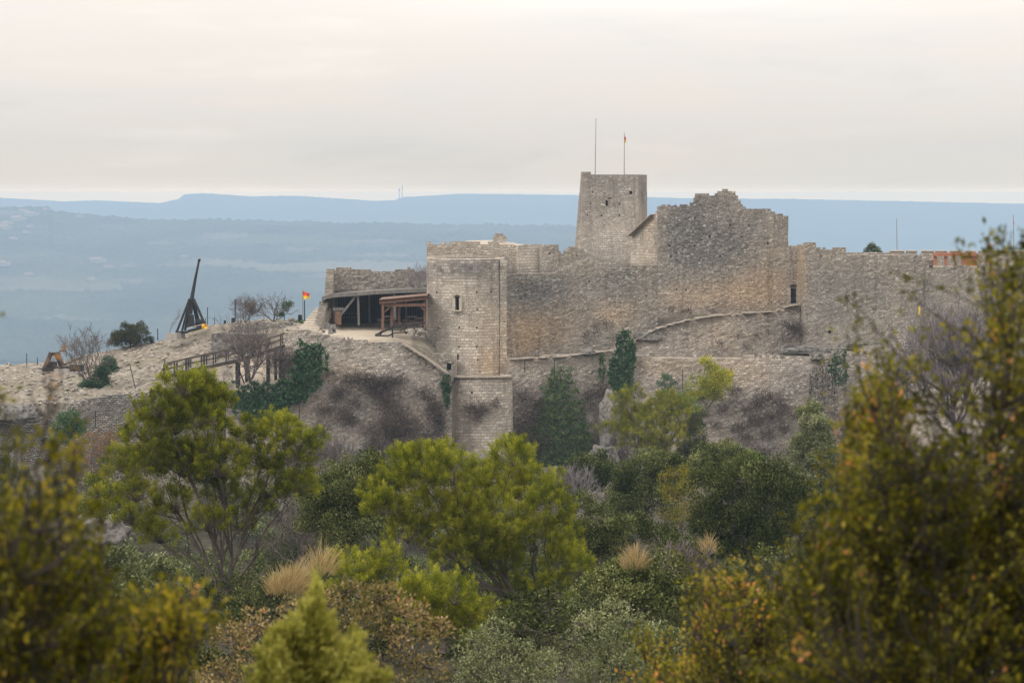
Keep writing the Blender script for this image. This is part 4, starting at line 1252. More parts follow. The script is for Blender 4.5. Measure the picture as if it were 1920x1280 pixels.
for px_, a, b, Y_, dx_, lb in ((254, 682, 728, 283, -11, 'leaning dark post on the slope above the plank heap'), (309, 672, 712, 284, 0, 'thin upright stake at the low end of the footbridge'), (179, 770, 800, 262, 0, 'thin stake before the dry stone wall'),
                              (984, 674, 698, 290.5, 0, 'thin dark stake before the terrace wall, beside the round base'), (1039.5, 672, 702, 291, 0, 'thin dark stake before the terrace wall, above the big ivy'), (1280, 692, 735, 292, 0, 'thin dark stake beside the yellowing tree'), (561, 752, 800, 281, 0, 'thin stake below the ivy on the courtyard wall')):
    mb = MB(); mb.tube([W(px_, b, Y_), W(px_ + dx_, a, Y_)], .05, 6)
    o = mb.build('stake', M['dark_wood']); tag(o, lb, 'stake', 'stakes around the castle')
for px_, py_, Y_, s_, lb in ((421.5, 605, 309, .55, 'small dark box on the hilltop beside the bare thicket'), (562.5, 597, 307, .9, 'dark rounded bin beside the flagpole'), (437, 602, 307, .8, 'dark box at the foot of the tall fence post')):
    mb = MB(); c = W(px_, py_, Y_); mb.box(c, (s_ * .5, s_ * .5, s_), .3, .85); mb.box(c + np.array((0, 0, -s_ * .55)), (s_ * .6, s_ * .6, .1), .3)
    o = mb.build('litter_bin', M['black']); tag(o, lb, 'bin')


# flags
def flagpole(px_, t_, b_, Y_, r, label, lean=0.0, flag=None):
    t = thing('flagpole', label, 'flagpole', W(px_, b_, Y_))
    mb = MB(); mb.tube([W(px_ - lean, b_ + 2, Y_), W(px_, t_, Y_)], [r * 1.2, r * .7], 8); mb.build('pole', M['metal'], t)
    if flag:
        fx, f0, f1, wd = flag
        for i, (m, a, b) in enumerate((('red', 0, .52), ('yellow', .52, 1))):
            mb = MB(); n = 6; hh = f1 - f0
            for k in range(n + 1):
                u = k / n
                drop = 3.0 * u * u * (hh / 18) + (1 - .0) * 0
                q = 1 - .25 * u
                for yy in (a, b):
                    p = W(fx + wd * u, f0 + hh * (yy * q + .22 * u) + drop * .3, Y_); p[1] += .12 * math.sin(u * 7 + yy)
                    mb.vert(p)
            for k in range(n): mb.face((2 * k, 2 * k + 2, 2 * k + 3, 2 * k + 1))
            o = mb.build('flag_half', M[m], t)
            sol = o.modifiers.new('cloth', 'SOLIDIFY'); sol.thickness = .01
    return t


flagpole(1117.5, 222, 326, 324, .05, 'taller bare flagpole on the keep', 1.6)
flagpole(1170.7, 249, 329, 324, .05, 'shorter flagpole on the keep with a limp small red and yellow flag', .3, (1170.8, 255, 268, 3))
flagpole(567.5, 542, 603, 306, .05, 'flagpole on the hilltop flying a red and yellow flag', 0, (568, 546, 560.5, 12))
flagpole(1681, 409, 474, 303.6, .05, 'bare flagpole on the battlement next to the round bush', -1.2)
flagpole(1900, 403, 472, 303.6, .05, 'flagpole with a furled red flag rising behind the olive shrub', -1, (1900.2, 415, 424, 1.6))
mb = MB()
for k in range(5):
    mb.v += [tuple(W(1722 + .5 * math.sin(k), 575 + 4 * k, 296)), tuple(W(1725 + .5 * math.sin(k), 574 + 4 * k, 296.0))]
for k in range(4): mb.face((2 * k, 2 * k + 1, 2 * k + 3, 2 * k + 2))
o = mb.build('pennant', M['yellow']); sol = o.modifiers.new('cloth', 'SOLIDIFY'); sol.thickness = .03
tag(o, 'narrow yellow pennant hanging against the rampart wall', 'pennant')

# timber hoarding on the rampart
HO = thing('timber_hoarding', 'orange-brown timber hoarding with an open frame and a boarded box on the rampart', 'hoarding', W(1790, 500, 297))
Yh = 296.6
for a, b in ((1750.5, 1756), (1770.5, 1775), (1803, 1808)):
    mb = MB(); w_ = (b - a) * Yh / K; mb.box(W((a + b) / 2, 488.5, Yh), (w_, .3, 20 * Yh / K)); mb.build('post', M['brick_wood'], HO)
mb = MB(); mb.beam(W(1749.5, 476.8, Yh - .2), W(1831, 476.8, Yh - .2), .5, .40); mb.build('head_beam', M['brick_wood'], HO)
mb = MB(); mb.box(W(1819, 488.8, Yh + .5), (21.5 * Yh / K, 1.3, 18.4 * Yh / K)); bb_ = mb.build('boarded_box', M['brick_wood'], HO)
mb = MB()
for k in range(5): mb.box(W(1819, 480.5 + k * 4.2, Yh - .165), (21 * Yh / K, .03, .22))
mb.build('cladding_boards', M['brick_wood'], bb_)
mb = MB(); mb.box(W(1790, 499.5, Yh + .2), (84 * Yh / K, .9, .14)); mb.build('sill_slab', M['coping'], HO)


# rocks
def rock(px_, py_, Y_, sx, sy, sz, seed, label, mat='rock', name='rock_outcrop'):
    import bmesh
    bm = bmesh.new(); bmesh.ops.create_icosphere(bm, subdivisions=4, radius=1)
    c = W(px_, py_, Y_)
    V = []
    for v in bm.verts:
        p = v.co.normalized()
        q = np.sign(np.array(p)) * np.abs(np.array(p)) ** .7
        d = 1 + .28 * n2(p.x * 1.6 + seed, p.y * 1.6, p.z * 1.6) + .16 * n2(p.x * 4 + seed, p.y * 4, p.z * 5) + .09 * n2(p.x * 9 + seed, p.y * 9, p.z * 11)
        V.append(c + q * d * np.array((sx, sy, sz)))
    F = [[v.index for v in f.verts] for f in bm.faces]
    bm.free()
    o = fast_mesh(name, V, F, M[mat])
    return tag(o, label, 'rock')


rock(1143, 802, 291.6, 1.25, 1.6, 3.7, 1, 'tall grey crag between the big ivy and the bright pine')
rock(1132, 856, 290, 1.5, 1.5, 1.3, 2, 'rounded grey boulder at the foot of the tall crag')
rock(885, 874, 287.5, 4.0, 1.5, 1.3, 3, 'pale rock footing under the round bastion')
rock(1560, 657, 296, 5.6, 1.4, .55, 4, 'long flat grey rock ledge under the rampart wall')
rock(1625, 650, 295.6, 3.0, 1.2, .6, 5, 'stepped grey ledge at the far end of the rock shelf')
rock(1531, 668, 294, .6, .6, .5, 6, 'squarish pale block stuck in the retaining wall below the ledge')
rock(1215, 632, 299.1, 1.5, .6, .55, 7, 'smooth grey rock patch at the bend of the terrace edge')
rock(1098, 660, 297.2, 1.0, .7, .4, 8, 'pale boulder on the terrace edge close to the tall ivy column')
rock(658, 856, 281.8, 1.5, 1.2, 1.3, 9, 'pale rock showing through the brambles below the courtyard wall')
rock(30, 775, 264.5, 2.5, 1.2, 1.0, 11, 'pale rock behind the low end of the dry stone wall')
rock(185, 1000, 150, 1.6, 1.2, 1.0, 12, 'grey rocks between the shrubs under the orange oak')

# loose stones over the bare slope
import bmesh as _bm
def stones():
    bm = _bm.new(); _bm.ops.create_icosphere(bm, subdivisions=1, radius=1)
    BV = np.array([v.co[:] for v in bm.verts]); BF = np.array([[v.index for v in f.verts] for f in bm.faces]); bm.free()
    V, F = [], []; nb = 0
    r = np.random.default_rng(5)
    def ok(px_, Y_): return True
    N = 3600
    for k in range(N):
        Y_ = r.uniform(266, 314); px_ = r.uniform(-60, 560)
        if 270 < Y_ < 293 and px_ > 440: continue
        if Y_ < 284 and px_ > 150 + (Y_ - 272) * 20: continue
        x = (px_ - CX) * Y_ / K
        s = .07 + .22 * r.random() ** 3.5
        z = ground_full(x, Y_) + s * .2
        v = BV * (1 + .35 * r.standard_normal((len(BV), 1)) * .5) * np.array((s * r.uniform(1, 1.9), s * r.uniform(.8, 1.4), s * r.uniform(.5, .9)))
        a = r.uniform(0, 6.28); R = np.array(((math.cos(a), -math.sin(a), 0), (math.sin(a), math.cos(a), 0), (0, 0, 1)))
        V.append(v @ R.T + np.array((x, Y_, z))); F.append(BF + nb); nb += len(BV)
    o = fast_mesh('scattered_stones', np.concatenate(V), np.concatenate(F), M['loose'])
    tag(o, 'loose pale limestone stones scattered over the bare slope', None, None, 'stuff')


stones()

# far houses: pale specks on the wooded hillside
def far_house():
    t = thing('farmhouse', 'tiny pale farmhouse with a tiled roof on the hazy wooded hillside', 'house', (0, 0, 0), 'farmhouses on the hazy hillside')
    mb = MB(); mb.box((0, 0, 2.6), (18, 9, 6.4)); mb.box((12, 0, 1.6), (8, 7, 4.4)); hw = mb.build('wall', M['house_wall'], t)
    mb = MB()
    for (cx_, w_, d_, z_, h_) in ((0, 18.8, 9.8, 5.8, 2.4), (12.2, 8.4, 7.6, 3.8, 1.7)):
        b = len(mb.v)
        for x, y, z in ((-1, -1, 0), (1, -1, 0), (1, 1, 0), (-1, 1, 0), (-1, 0, 1), (1, 0, 1)): mb.vert((cx_ + x * w_ / 2, y * d_ / 2, z_ + z * h_))
        for f in ((0, 1, 5, 4), (2, 3, 4, 5), (0, 4, 3), (1, 2, 5), (3, 2, 1, 0)): mb.face([b + i for i in f])
    mb.build('roof', M['house_roof'], t)
    for x in (-6, -2, 2, 6):
        mb = MB(); mb.box((x, -4.52, 2.6), (1.3, .1, 1.8)); mb.build('window', M['window_dark'], hw)
    return t


def mid_point(px_, py_):
    """where the bearing meets the wooded hillside"""
    for Y_ in np.linspace(4400, 7200, 300):
        t = (Y_ - 4300) / 2900; s = t * t * (3 - 2 * t) * .45 + t * .55
        z = -282 + (zof(interp(px_, MID), 7200) + 282) * s
        if HZ - K * z / Y_ <= py_: return np.array(((px_ - CX) * Y_ / K, Y_, z))
    return np.array(((px_ - CX) * 7200 / K, 7200, zof(interp(px_, MID), 7200)))


FH = [(45, 401, 1.2), (58, 408, 1.5), (33, 416, 1.6), (14, 424, 1.2), (8, 432, 1.3), (57, 429, .8), (5, 426, 1.0), (88, 397, .8), (50, 440, .8), (182, 495, 1.5), (2, 501, 1.5), (203, 505, .9), (55, 519, .8), (172, 528, .8), (26, 451, .8), (345, 485, .7), (150, 410, .8)]
h0 = far_house()
for k, (px_, py_, s_) in enumerate(FH):
    h = h0 if k == 0 else copy_tree(h0)
    q = mid_point(px_, py_); h.location = (q[0], q[1] - 14, q[2] + 3); h.scale = (s_,) * 3; h.rotation_euler = (0, 0, .5 * n2(k, 1))

for k, (px_, a, b, lb) in enumerate(((748.5, 352, 371, 'shorter lattice mast on the distant ridge, carrying a drum'), (754, 347, 370, 'taller thin lattice mast on the distant ridge'))):
    t = thing('transmission_mast', lb, 'mast', W(px_, b, 12800))
    mb = MB(); mb.tube([W(px_, b + 2, 12800), W(px_, a, 12800)], [3.2, 1.6], 6); mt_ = mb.build('mast_tube', M['metal'], t)
    mb = MB(); mb.tube([W(px_, a + 7, 12800), W(px_, a + 3, 12800)], [4.2, 4.2] if k == 0 else [2.6, 2.6], 8); mb.build('antenna_drum', M['metal'], mt_)
# ------------------------------------------------------------------ vegetation
def unit(v): return v / (np.linalg.norm(v, axis=-1, keepdims=True) + 1e-9)


def blades(C, D, L, Wd, r, mid=.5, N=None):
    """diamond leaves: base C, axis D, length L, width Wd, facing roughly N -> V,F"""
    n = len(C)
    R = unit(r.standard_normal((n, 3))) if N is None else unit(N)
    S = unit(np.cross(D, R))
    L = np.broadcast_to(np.asarray(L, float), (n,))[:, None]; Wd = np.broadcast_to(np.asarray(Wd, float), (n,))[:, None]
    V = np.empty((n, 4, 3))
    V[:, 0] = C; V[:, 1] = C + D * L * mid + S * Wd / 2; V[:, 2] = C + D * L; V[:, 3] = C + D * L * mid - S * Wd / 2
    F = np.arange(n * 4).reshape(n, 4)
    return V.reshape(-1, 3), F


class Leaves:
    def __init__(self): self.V, self.T, self.n = [], [], 0

    def add(self, C, D, L, Wd, tone, r, mid=.5, N=None):
        v, f = blades(C, D, L, Wd, r, mid, N)
        self.V.append(v); self.T.append(np.repeat(np.clip(tone, 0, 1), 4)); self.n += len(C)

    def build(self, name, mat, parent=None):
        V = np.concatenate(self.V); F = np.arange(len(V)).reshape(-1, 4)
        return fast_mesh(name, V, F, mat, parent, np.concatenate(self.T))


def sphere_dirs(n, r, zmin=-1.0):
    z = r.uniform(zmin, 1, n); a = r.uniform(0, 2 * np.pi, n); q = np.sqrt(1 - z * z)
    return np.stack((q * np.cos(a), q * np.sin(a), z), 1)


def clump_world(clumps, Y, r, spread=.8, base=None):
    """[(px,py,rpx[,dY])] -> centre, radius in metres"""
    out = []
    for c in clumps:
        rad = c[2] * Y / K
        dy = c[3] if len(c) > 3 else r.uniform(-1, 1) * spread
        p = W(c[0], c[1], Y + dy)
        out.append((p, c[2] * (Y + dy) / K))
    return out


def limbs(mb, base, fork, tips, r0, r, n=5, sag=.12, jitter=.06):
    """trunk to the fork, then one limb to every tip"""
    base, fork = np.array(base, float), np.array(fork, float)
    h = np.linalg.norm(fork - base)
    pts = [base + (fork - base) * t + r.standard_normal(3) * h * .02 * (0 < t < 1) for t in np.linspace(0, 1, 5)]
    mb.tube(pts, list(np.linspace(r0 * 1.15, r0 * .8, 5)), 7)
    tips = [np.array(t, float) for t in tips]
    G = max(2, len(tips) // 5)
    cen = [tips[k] for k in r.choice(len(tips), min(G, len(tips)), replace=False)]
    for it in range(4):
        grp = [[] for _ in cen]
        for t in tips: grp[int(np.argmin([np.linalg.norm(t - c) for c in cen]))].append(t)
        cen = [np.mean(g, 0) if g else c for g, c in zip(grp, cen)]

    def limb(a, b_, ra, rb, n):
        d = b_ - a; L = np.linalg.norm(d); w = r.standard_normal(3) * L * jitter
        ps = []
        for t in np.linspace(0, 1, n + 1):
            q = a + d * t + w * math.sin(math.pi * t) + r.standard_normal(3) * L * .018 * (0 < t < 1)
            q[2] -= sag * L * math.sin(math.pi * t) * .5
            ps.append(q)
        mb.tube(ps, list(np.linspace(ra, rb, n + 1)), 5)
        return ps
    for c, g in zip(cen, grp):
        if not g: continue
        u = r.uniform(1.8, 4.0); k = min(3, int(u)); s0 = pts[k] + (pts[k + 1] - pts[k]) * (u - k if u - k <= 1 else 1)
        main = limb(s0, s0 + (c - s0) * .72, r0 * .5, r0 * .22, 6)
        for t in g:
            a = main[int(r.integers(2, 7))]
            limb(a, t, r0 * .2, r0 * .05, 4)


def pine(name, label, cat, base, Y, clumps, r0=.2, dens=13.0, need=18, nl=.17, nw=.014, seed=1, spread=1.2, group=None, mat='pine', fork=None, extra=.5, sub=5, swell=1.1, tone=.42):
    r = np.random.default_rng(seed)
    b = W(base[0], base[1], Y)
    T = thing(name, label, cat, b, group)
    cl = clump_world([(c[0], c[1], c[2] * swell) for c in clumps], Y, r, spread)
    # the crown has a far side too
    for (p, q) in list(cl):
        if r.random() < extra:
            cl.append((p + np.array((r.normal() * q * .6, q * r.uniform(.6, 1.6), r.normal() * q * .35)), q * r.uniform(.6, .95)))
    cen = np.mean([c[0] for c in cl], 0)
    fk = W(fork[0], fork[1], Y) if fork is not None else b + (cen - b) * .45
    mb = MB()
    limbs(mb, b, fk, [c[0] for c in cl], r0, r)
    lv = Leaves()
    bl = nl * 2.6                                   # length of one feathery brush of shoots
    for (p, q) in cl:
        tone0 = r.uniform(-.10, .10)
        nb = max(8, int(dens * 4 * math.pi * q * q * .55))
        d = sphere_dirs(nb, r, -.5)
        nz = np.array([mnoise.noise(Vector(v * 2.3 + p)) for v in d])
        rad = np.maximum(q * (.45 + .45 * r.random(nb) ** .6) * (1 + .5 * nz), .05)
        c = p + d * rad[:, None] * np.array((1, 1, .82))
        ax = unit(d * .7 + np.array((0, 0, .75)) + .22 * r.standard_normal((nb, 3)))
        for k in range(0, nb, max(1, nb // (sub * 2))):
            m_ = p + (c[k] - p) * .5 + r.standard_normal(3) * q * .06
            mb.tube([p - np.array((0, 0, q * .25)), m_, c[k]], [.012 + .008 * q, .009, .003], 4, cap=False)
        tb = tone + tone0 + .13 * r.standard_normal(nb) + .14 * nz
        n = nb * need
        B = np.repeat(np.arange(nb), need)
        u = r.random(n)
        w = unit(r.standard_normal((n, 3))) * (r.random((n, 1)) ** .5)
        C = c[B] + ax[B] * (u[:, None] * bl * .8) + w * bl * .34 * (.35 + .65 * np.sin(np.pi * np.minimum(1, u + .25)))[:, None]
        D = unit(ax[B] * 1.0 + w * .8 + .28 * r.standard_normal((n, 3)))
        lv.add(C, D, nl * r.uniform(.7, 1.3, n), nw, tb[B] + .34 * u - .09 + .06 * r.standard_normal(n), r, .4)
    mb.build('trunk', M['bark'], T)
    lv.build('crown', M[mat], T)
    return T


def leafy(name, label, cat, base, Y, clumps, leaf=.06, lw=.55, dens=70, seed=1, mat='oak', spread=.7, group=None, r0=.1, extra=.5, subr=.29, trunk='bark', shell=.3, nsub=20, tone=.42, fork=None, zflat=.9):
    """broadleaf crown: every clump is a head of sub-clumps set with small leaves"""
    r = np.random.default_rng(seed)
    b = W(base[0], base[1], Y)
    T = thing(name, label, cat, b, group)
    cl = clump_world(clumps, Y, r, spread)
    for (p, q) in list(cl):
        if r.random() < extra:
            cl.append((p + np.array((r.normal() * q * .5, q * r.uniform(.5, 1.5), r.normal() * q * .25)), q * r.uniform(.7, 1.0)))
    cen = np.mean([c[0] for c in cl], 0)
    fk = W(fork[0], fork[1], Y) if fork is not None else b + (cen - b) * .4
    mb = MB(); limbs(mb, b, fk, [c[0] for c in cl], r0, r)
    lv = Leaves()
    for (p, q) in cl:
        t0 = r.uniform(-.10, .10)
        ns = nsub
        d = sphere_dirs(ns, r, -.6)
        sr = q * subr * r.uniform(.7, 1.35, ns)
        sc = p + d * (q * r.uniform(.55, .92, ns))[:, None] * np.array((1, 1, zflat))
        for k in range(ns):
            if k % 3 == 0: mb.tube([p, p + (sc[k] - p) * .55 + r.standard_normal(3) * q * .05, sc[k]], [.03 * q + .006, .015 * q + .004, .004], 4, cap=False)
            nlv = max(10, int(dens * 4 * math.pi * sr[k] ** 2))
            e = sphere_dirs(nlv, r, -.8)
            rad = sr[k] * (1 - shell * r.random(nlv) ** 1.6) * (1 + .22 * r.standard_normal(nlv))
            C = sc[k] + e * rad[:, None]
            D = unit(e * .6 + d[k] * .2 + np.array((0, 0, .25)) + .55 * r.standard_normal((nlv, 3)))
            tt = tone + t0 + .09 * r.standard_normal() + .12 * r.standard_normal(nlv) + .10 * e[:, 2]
            lv.add(C, D, leaf * r.uniform(.7, 1.3, nlv), leaf * lw, tt, r, .5, e * .9 + np.array((0, 0, .35)) + .45 * r.standard_normal((nlv, 3)))
    mb.build('trunk', M[trunk], T)
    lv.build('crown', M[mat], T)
    return T


def bare(mb, p, d, L, rad, depth, r, spread=.55, up=.15, tips=None, sides=4, kids=3, minr=.0):
    n = 4
    pts = [np.array(p)]; dd = np.array(d)
    for i in range(n):
        dd = unit(dd + r.standard_normal(3) * .13 + np.array((0, 0, up * .25)))
        pts.append(pts[-1] + dd * L / n)
    mb.tube(pts, list(np.linspace(rad, rad * .55, n + 1)), sides if depth > 1 else 3, cap=False)
    if depth == 0:
        if tips is not None: tips.append((pts[-1], dd)); tips.append((pts[2], dd))
        return
    for k in range(kids + (r.random() < .5)):
        i = r.integers(2, n + 1)
        nd = unit(dd + r.standard_normal(3) * spread + np.array((0, 0, up)))
        bare(mb, pts[i], nd, L * r.uniform(.6, .88), max(rad * .6, minr), depth - 1, r, spread, up, tips, sides, kids, minr)


def bare_tree(name, label, cat, base, Y, h, seed, stems=3, depth=4, rad=.08, spread=.6, mat='twig', lean=(0, 0), group=None, kids=3, splay=.5, leaves=None, up=.15, minr=.014):
    r = np.random.default_rng(seed); b = W(base[0], base[1], Y)
    T = thing(name, label, cat, b, group)
    mb = MB(); tips = []
    for s in range(stems):
        d = unit(np.array((lean[0] + splay * r.normal(), lean[1] + splay * r.normal(), 1.0)))
        bare(mb, b, d, h * .40, rad, depth, r, spread, up, tips, 5, kids, minr)
    mb.build('branches', M[mat], T)
    if leaves:
        m_, frac, ll = leaves
        P = np.array([t[0] for t in tips]); P = P[r.random(len(P)) < frac]
        P = np.repeat(P, 3, 0) + r.standard_normal((len(P) * 3, 3)) * .09
        lv = Leaves(); lv.add(P, unit(r.standard_normal((len(P), 3)) - np.array((0, 0, .3))), ll * r.uniform(.7, 1.2, len(P)), ll * .6, .5 + .2 * r.standard_normal(len(P)), r)
        lv.build('foliage', M[m_], T)
    return T


def inpoly(x, y, poly):
    c = False; n = len(poly)
    for i in range(n):
        x1, y1 = poly[i]; x2, y2 = poly[(i + 1) % n]
        if (y1 > y) != (y2 > y) and x < (x2 - x1) * (y - y1) / (y2 - y1) + x1: c = not c
    return c


def wall_plant(name, label, cat, poly, wallY, n, leaf, mat, seed, thick=.5, tone=.45, stems=True):
    """creeper hanging on a wall face; wallY: [(px,Y)]"""
    r = np.random.default_rng(seed)
    xs = [p[0] for p in poly]; ys = [p[1] for p in poly]
    P, TT, Dn = [], [], []
    while len(P) < n:
        x, y = r.uniform(min(xs) - 4, max(xs) + 4), r.uniform(min(ys) - 4, max(ys) + 4)
        ja = 5 + .08 * (max(xs) - min(xs)); jx, jy = ja * n2(x * .09, y * .09, seed) + 4 * n2(x * .3, y * .3, seed), ja * n2(x * .09, y * .09, seed + 7) + 4 * n2(x * .3, y * .3, seed + 2)
        if not inpoly(x + jx, y + jy, poly): continue
        if n2(x * .11, y * .11, seed + 20) + .6 * n2(x * .4, y * .4, seed + 21) < -.38 + .12 * r.standard_normal(): continue
        Y_ = interp(x, wallY)
        b = thick * (.35 + .9 * abs(n2(x * .075, y * .075, seed + 3)) + .5 * max(0, n2(x * .2, y * .2, seed + 5)))
        P.append(W(x, y, Y_ - b * (1 - .35 * r.random() ** 2)))
        TT.append(tone + .30 * n2(x * .1, y * .1, seed + 9) + .16 * r.standard_normal())
    P = np.array(P)
    D = unit(np.array((0, -.55, -.35)) + .65 * r.standard_normal((n, 3)))
    T = thing(name, label, cat, W(float(np.mean(xs)), max(ys), interp(float(np.mean(xs)), wallY)))
    lv = Leaves(); lv.add(P, D, leaf * r.uniform(.7, 1.3, n), leaf * .85, np.array(TT), r)
    lv.build('foliage', M[mat], T)
    if stems:
        for k in range(6):
            mb = MB()
            x = r.uniform(min(xs), max(xs)); y0, y1 = max(ys), r.uniform(min(ys), (min(ys) + max(ys)) / 2)
            pts = [W(x + 4 * n2(t * 3, k, seed), y0 + (y1 - y0) * t, interp(x, wallY) - .12) for t in np.linspace(0, 1, 7)]
            pts = [p for p in pts if inpoly(CX + K * p[0] / p[1], HZ - K * p[2] / p[1], poly)]
            if len(pts) > 1:
                mb.tube(pts, .04, 4); mb.build('stem', M['bark'], T)
    return T


def bramble(label, cells, wallY, n, seed, leaf=.75, w=.042, tone=.4, leaves=.12, name='dry_bramble', cat='bramble', group=None):
    """thin leafless stems tangled against the stones. cells [(px,py,rx,ry)]"""
    r = np.random.default_rng(seed)
    tot = sum(c[2] * c[3] for c in cells); P, TT = [], []
    for (cx, cy, rx, ry) in cells:
        m = int(1.15 * n * rx * ry / tot)
        a, q = r.uniform(0, 6.28, m), np.sqrt(r.random(m))
        x = cx + rx * q * np.cos(a) * (1 + .3 * r.standard_normal(m)); y = cy + ry * q * np.sin(a) * (1 + .25 * r.standard_normal(m))
        for u, v in zip(x, y):
            P.append(W(u, v, interp(u, wallY) - r.uniform(.1, .9) * (1 - ((u - cx) / (rx * 1.9)) ** 2)))
    P = np.array(P); m = len(P)
    D = unit(np.array((0, -.25, .35)) + .8 * r.standard_normal((m, 3)))
    isl = r.random(m) < (.4 if 'reddish' in label else leaves)
    T = thing(name, label, cat, W(cells[0][0], cells[0][1] + cells[0][3], interp(cells[0][0], wallY)), group)
    lv = Leaves()
    lv.add(P, D, np.where(isl, .13, leaf) * r.uniform(.6, 1.4, m), np.where(isl, .10, w), np.clip(tone + .24 * r.standard_normal(m) + .35 * isl, 0, 1), r)
    lv.build('tangle', M['bramble'], T)
    return T


def tuft(label, base, Y, h, rad, n, seed, lean=0.0):
    r = np.random.default_rng(seed); b = W(base[0], base[1], Y)
    T = thing('dry_grass_tuft', label, 'grass tuft', b, 'dry grass tufts in the scrub')
    V, F, TT = [], [], []
    for k in range(n):
        a = r.uniform(0, 6.28); e_ = math.sqrt(r.random()); q = rad * .5 * e_
        hz = h * .55 * (1 - e_ ** 2) * r.random() ** .5 * (1 + .5 * n2(math.cos(a) * e_ * 2 + seed, math.sin(a) * e_ * 2))
        o = b + np.array((q * math.cos(a) + lean * hz, q * math.sin(a), hz - .1))
        d = unit(np.array((math.cos(a) * e_ * .7 + .3 * r.normal() + lean, math.sin(a) * e_ * .7 + .3 * r.normal(), 1.0)))
        L = h * .5 * (.4 + .9 * r.random()); w_ = .006
        s = unit(np.cross(d, np.array((r.normal(), r.normal(), .1))))
        m1 = o + d * L * .5; tip = o + d * L + np.array((d[0] * .12, d[1] * .12, -.04)) * L
        i = len(V); V += [o - s * w_, o + s * w_, m1 + s * w_ * .9, m1 - s * w_ * .9, tip + s * w_ * .3, tip - s * w_ * .3]
        F += [(i, i + 1, i + 2, i + 3), (i + 3, i + 2, i + 4, i + 5)]; TT += [np.clip(.5 + .22 * r.standard_normal(), 0, 1)] * 6
    fast_mesh('blades', V, F, M['drygrass'], T, np.array(TT))
    return T


def shoot_shrub(name, label, cat, base, Y, regions, nshoot, leaf, lw, seed, mat, depth=.6, slen=.34, nleaf=46, stemsn=26, group=None, lean=(0, .35), tone=.45, orange=None, whorl=.75, gate=.0):
    """near shrub of upright leafy shoots. regions [(poly, weight)] bound the shoot tips"""
    r = np.random.default_rng(seed); b = W(base[0], base[1], Y)
    T = thing(name, label, cat, b, group)
    tips = []
    tw = sum(w for _, w in regions)
    for poly, wgt in regions:
        xs = [p[0] for p in poly]; ys = [p[1] for p in poly]; m = int(nshoot * wgt / tw); k = 0
        while k < m:
            x, y = r.uniform(min(xs), max(xs)), r.uniform(min(ys), max(ys))
            g = n2(x * .011, y * .011, seed) + .6 * n2(x * .028, y * .028, seed)
            if inpoly(x, y, poly) and g > gate + .16 * r.standard_normal():
                tips.append(W(x, y, Y + r.uniform(-.5, .9) * depth)); k += 1
    tips = np.array(tips)
    mb = MB()
    # main stems to a spread of tips, shoots hang on the nearest stem
    sel = tips[r.choice(len(tips), min(stemsn, len(tips)), replace=False)]
    nodes = []
    for q in sel:
        n = 9; pts = []
        for t in np.linspace(0, 1, n):
            p = b * (1 - t) + q * t
            p = p + np.array((0, 0, -.10 * np.linalg.norm(q - b) * math.sin(math.pi * t))) + r.standard_normal(3) * .02
            pts.append(p)
        mb.tube(pts, list(np.linspace(.0075, .002, n)), 5)
        nodes += pts[2:]
    nodes = np.array(nodes)
    lv = Leaves()
    for q in tips:
        L = slen * r.uniform(.5, 1.4)
        q = q + r.standard_normal(3) * slen * np.array((.35, .35, .1))
        dist = np.linalg.norm(nodes - q - np.array((0, 0, -L)), axis=1) + (nodes[:, 2] > q[2] - .08) * 5
        a = nodes[int(np.argmin(dist))]
        d = q - a; La = np.linalg.norm(d)
        bow = r.standard_normal(3) * La * .14; pts = [a + d * t + (bow + np.array((0, 0, -.1 * La))) * math.sin(math.pi * t) for t in np.linspace(0, 1, 6)]
        mb.tube(pts, list(np.linspace(.0038, .0016, 6)), 4, cap=False)
        pts = np.array(pts)
        n = int(nleaf * r.uniform(.6, 1.3))
        t = 1 - r.random(n) ** 1.1 * min(1.0, L / (La + 1e-6))
        C = np.stack([np.interp(t, np.linspace(0, 1, 6), pts[:, k]) for k in range(3)], 1) + r.standard_normal((n, 3)) * leaf * .55
        ax = unit(pts[-1] - pts[-2])
        D = unit(ax * .75 + r.standard_normal((n, 3)) * whorl)
        t0 = r.normal() * .12 + .22 * n2(q[0] * 3.1, q[2] * 3.1, seed)
        if orange is not None and r.random() < orange: t0 += r.uniform(.3, .5)
        lv.add(C, D, leaf * r.uniform(.6, 1.25, n), leaf * lw, tone + t0 + .13 * r.standard_normal(n), r, .55)
    mb.build('stems', M['bark_dark'], T)
    lv.build('foliage', M[mat], T)
    return T
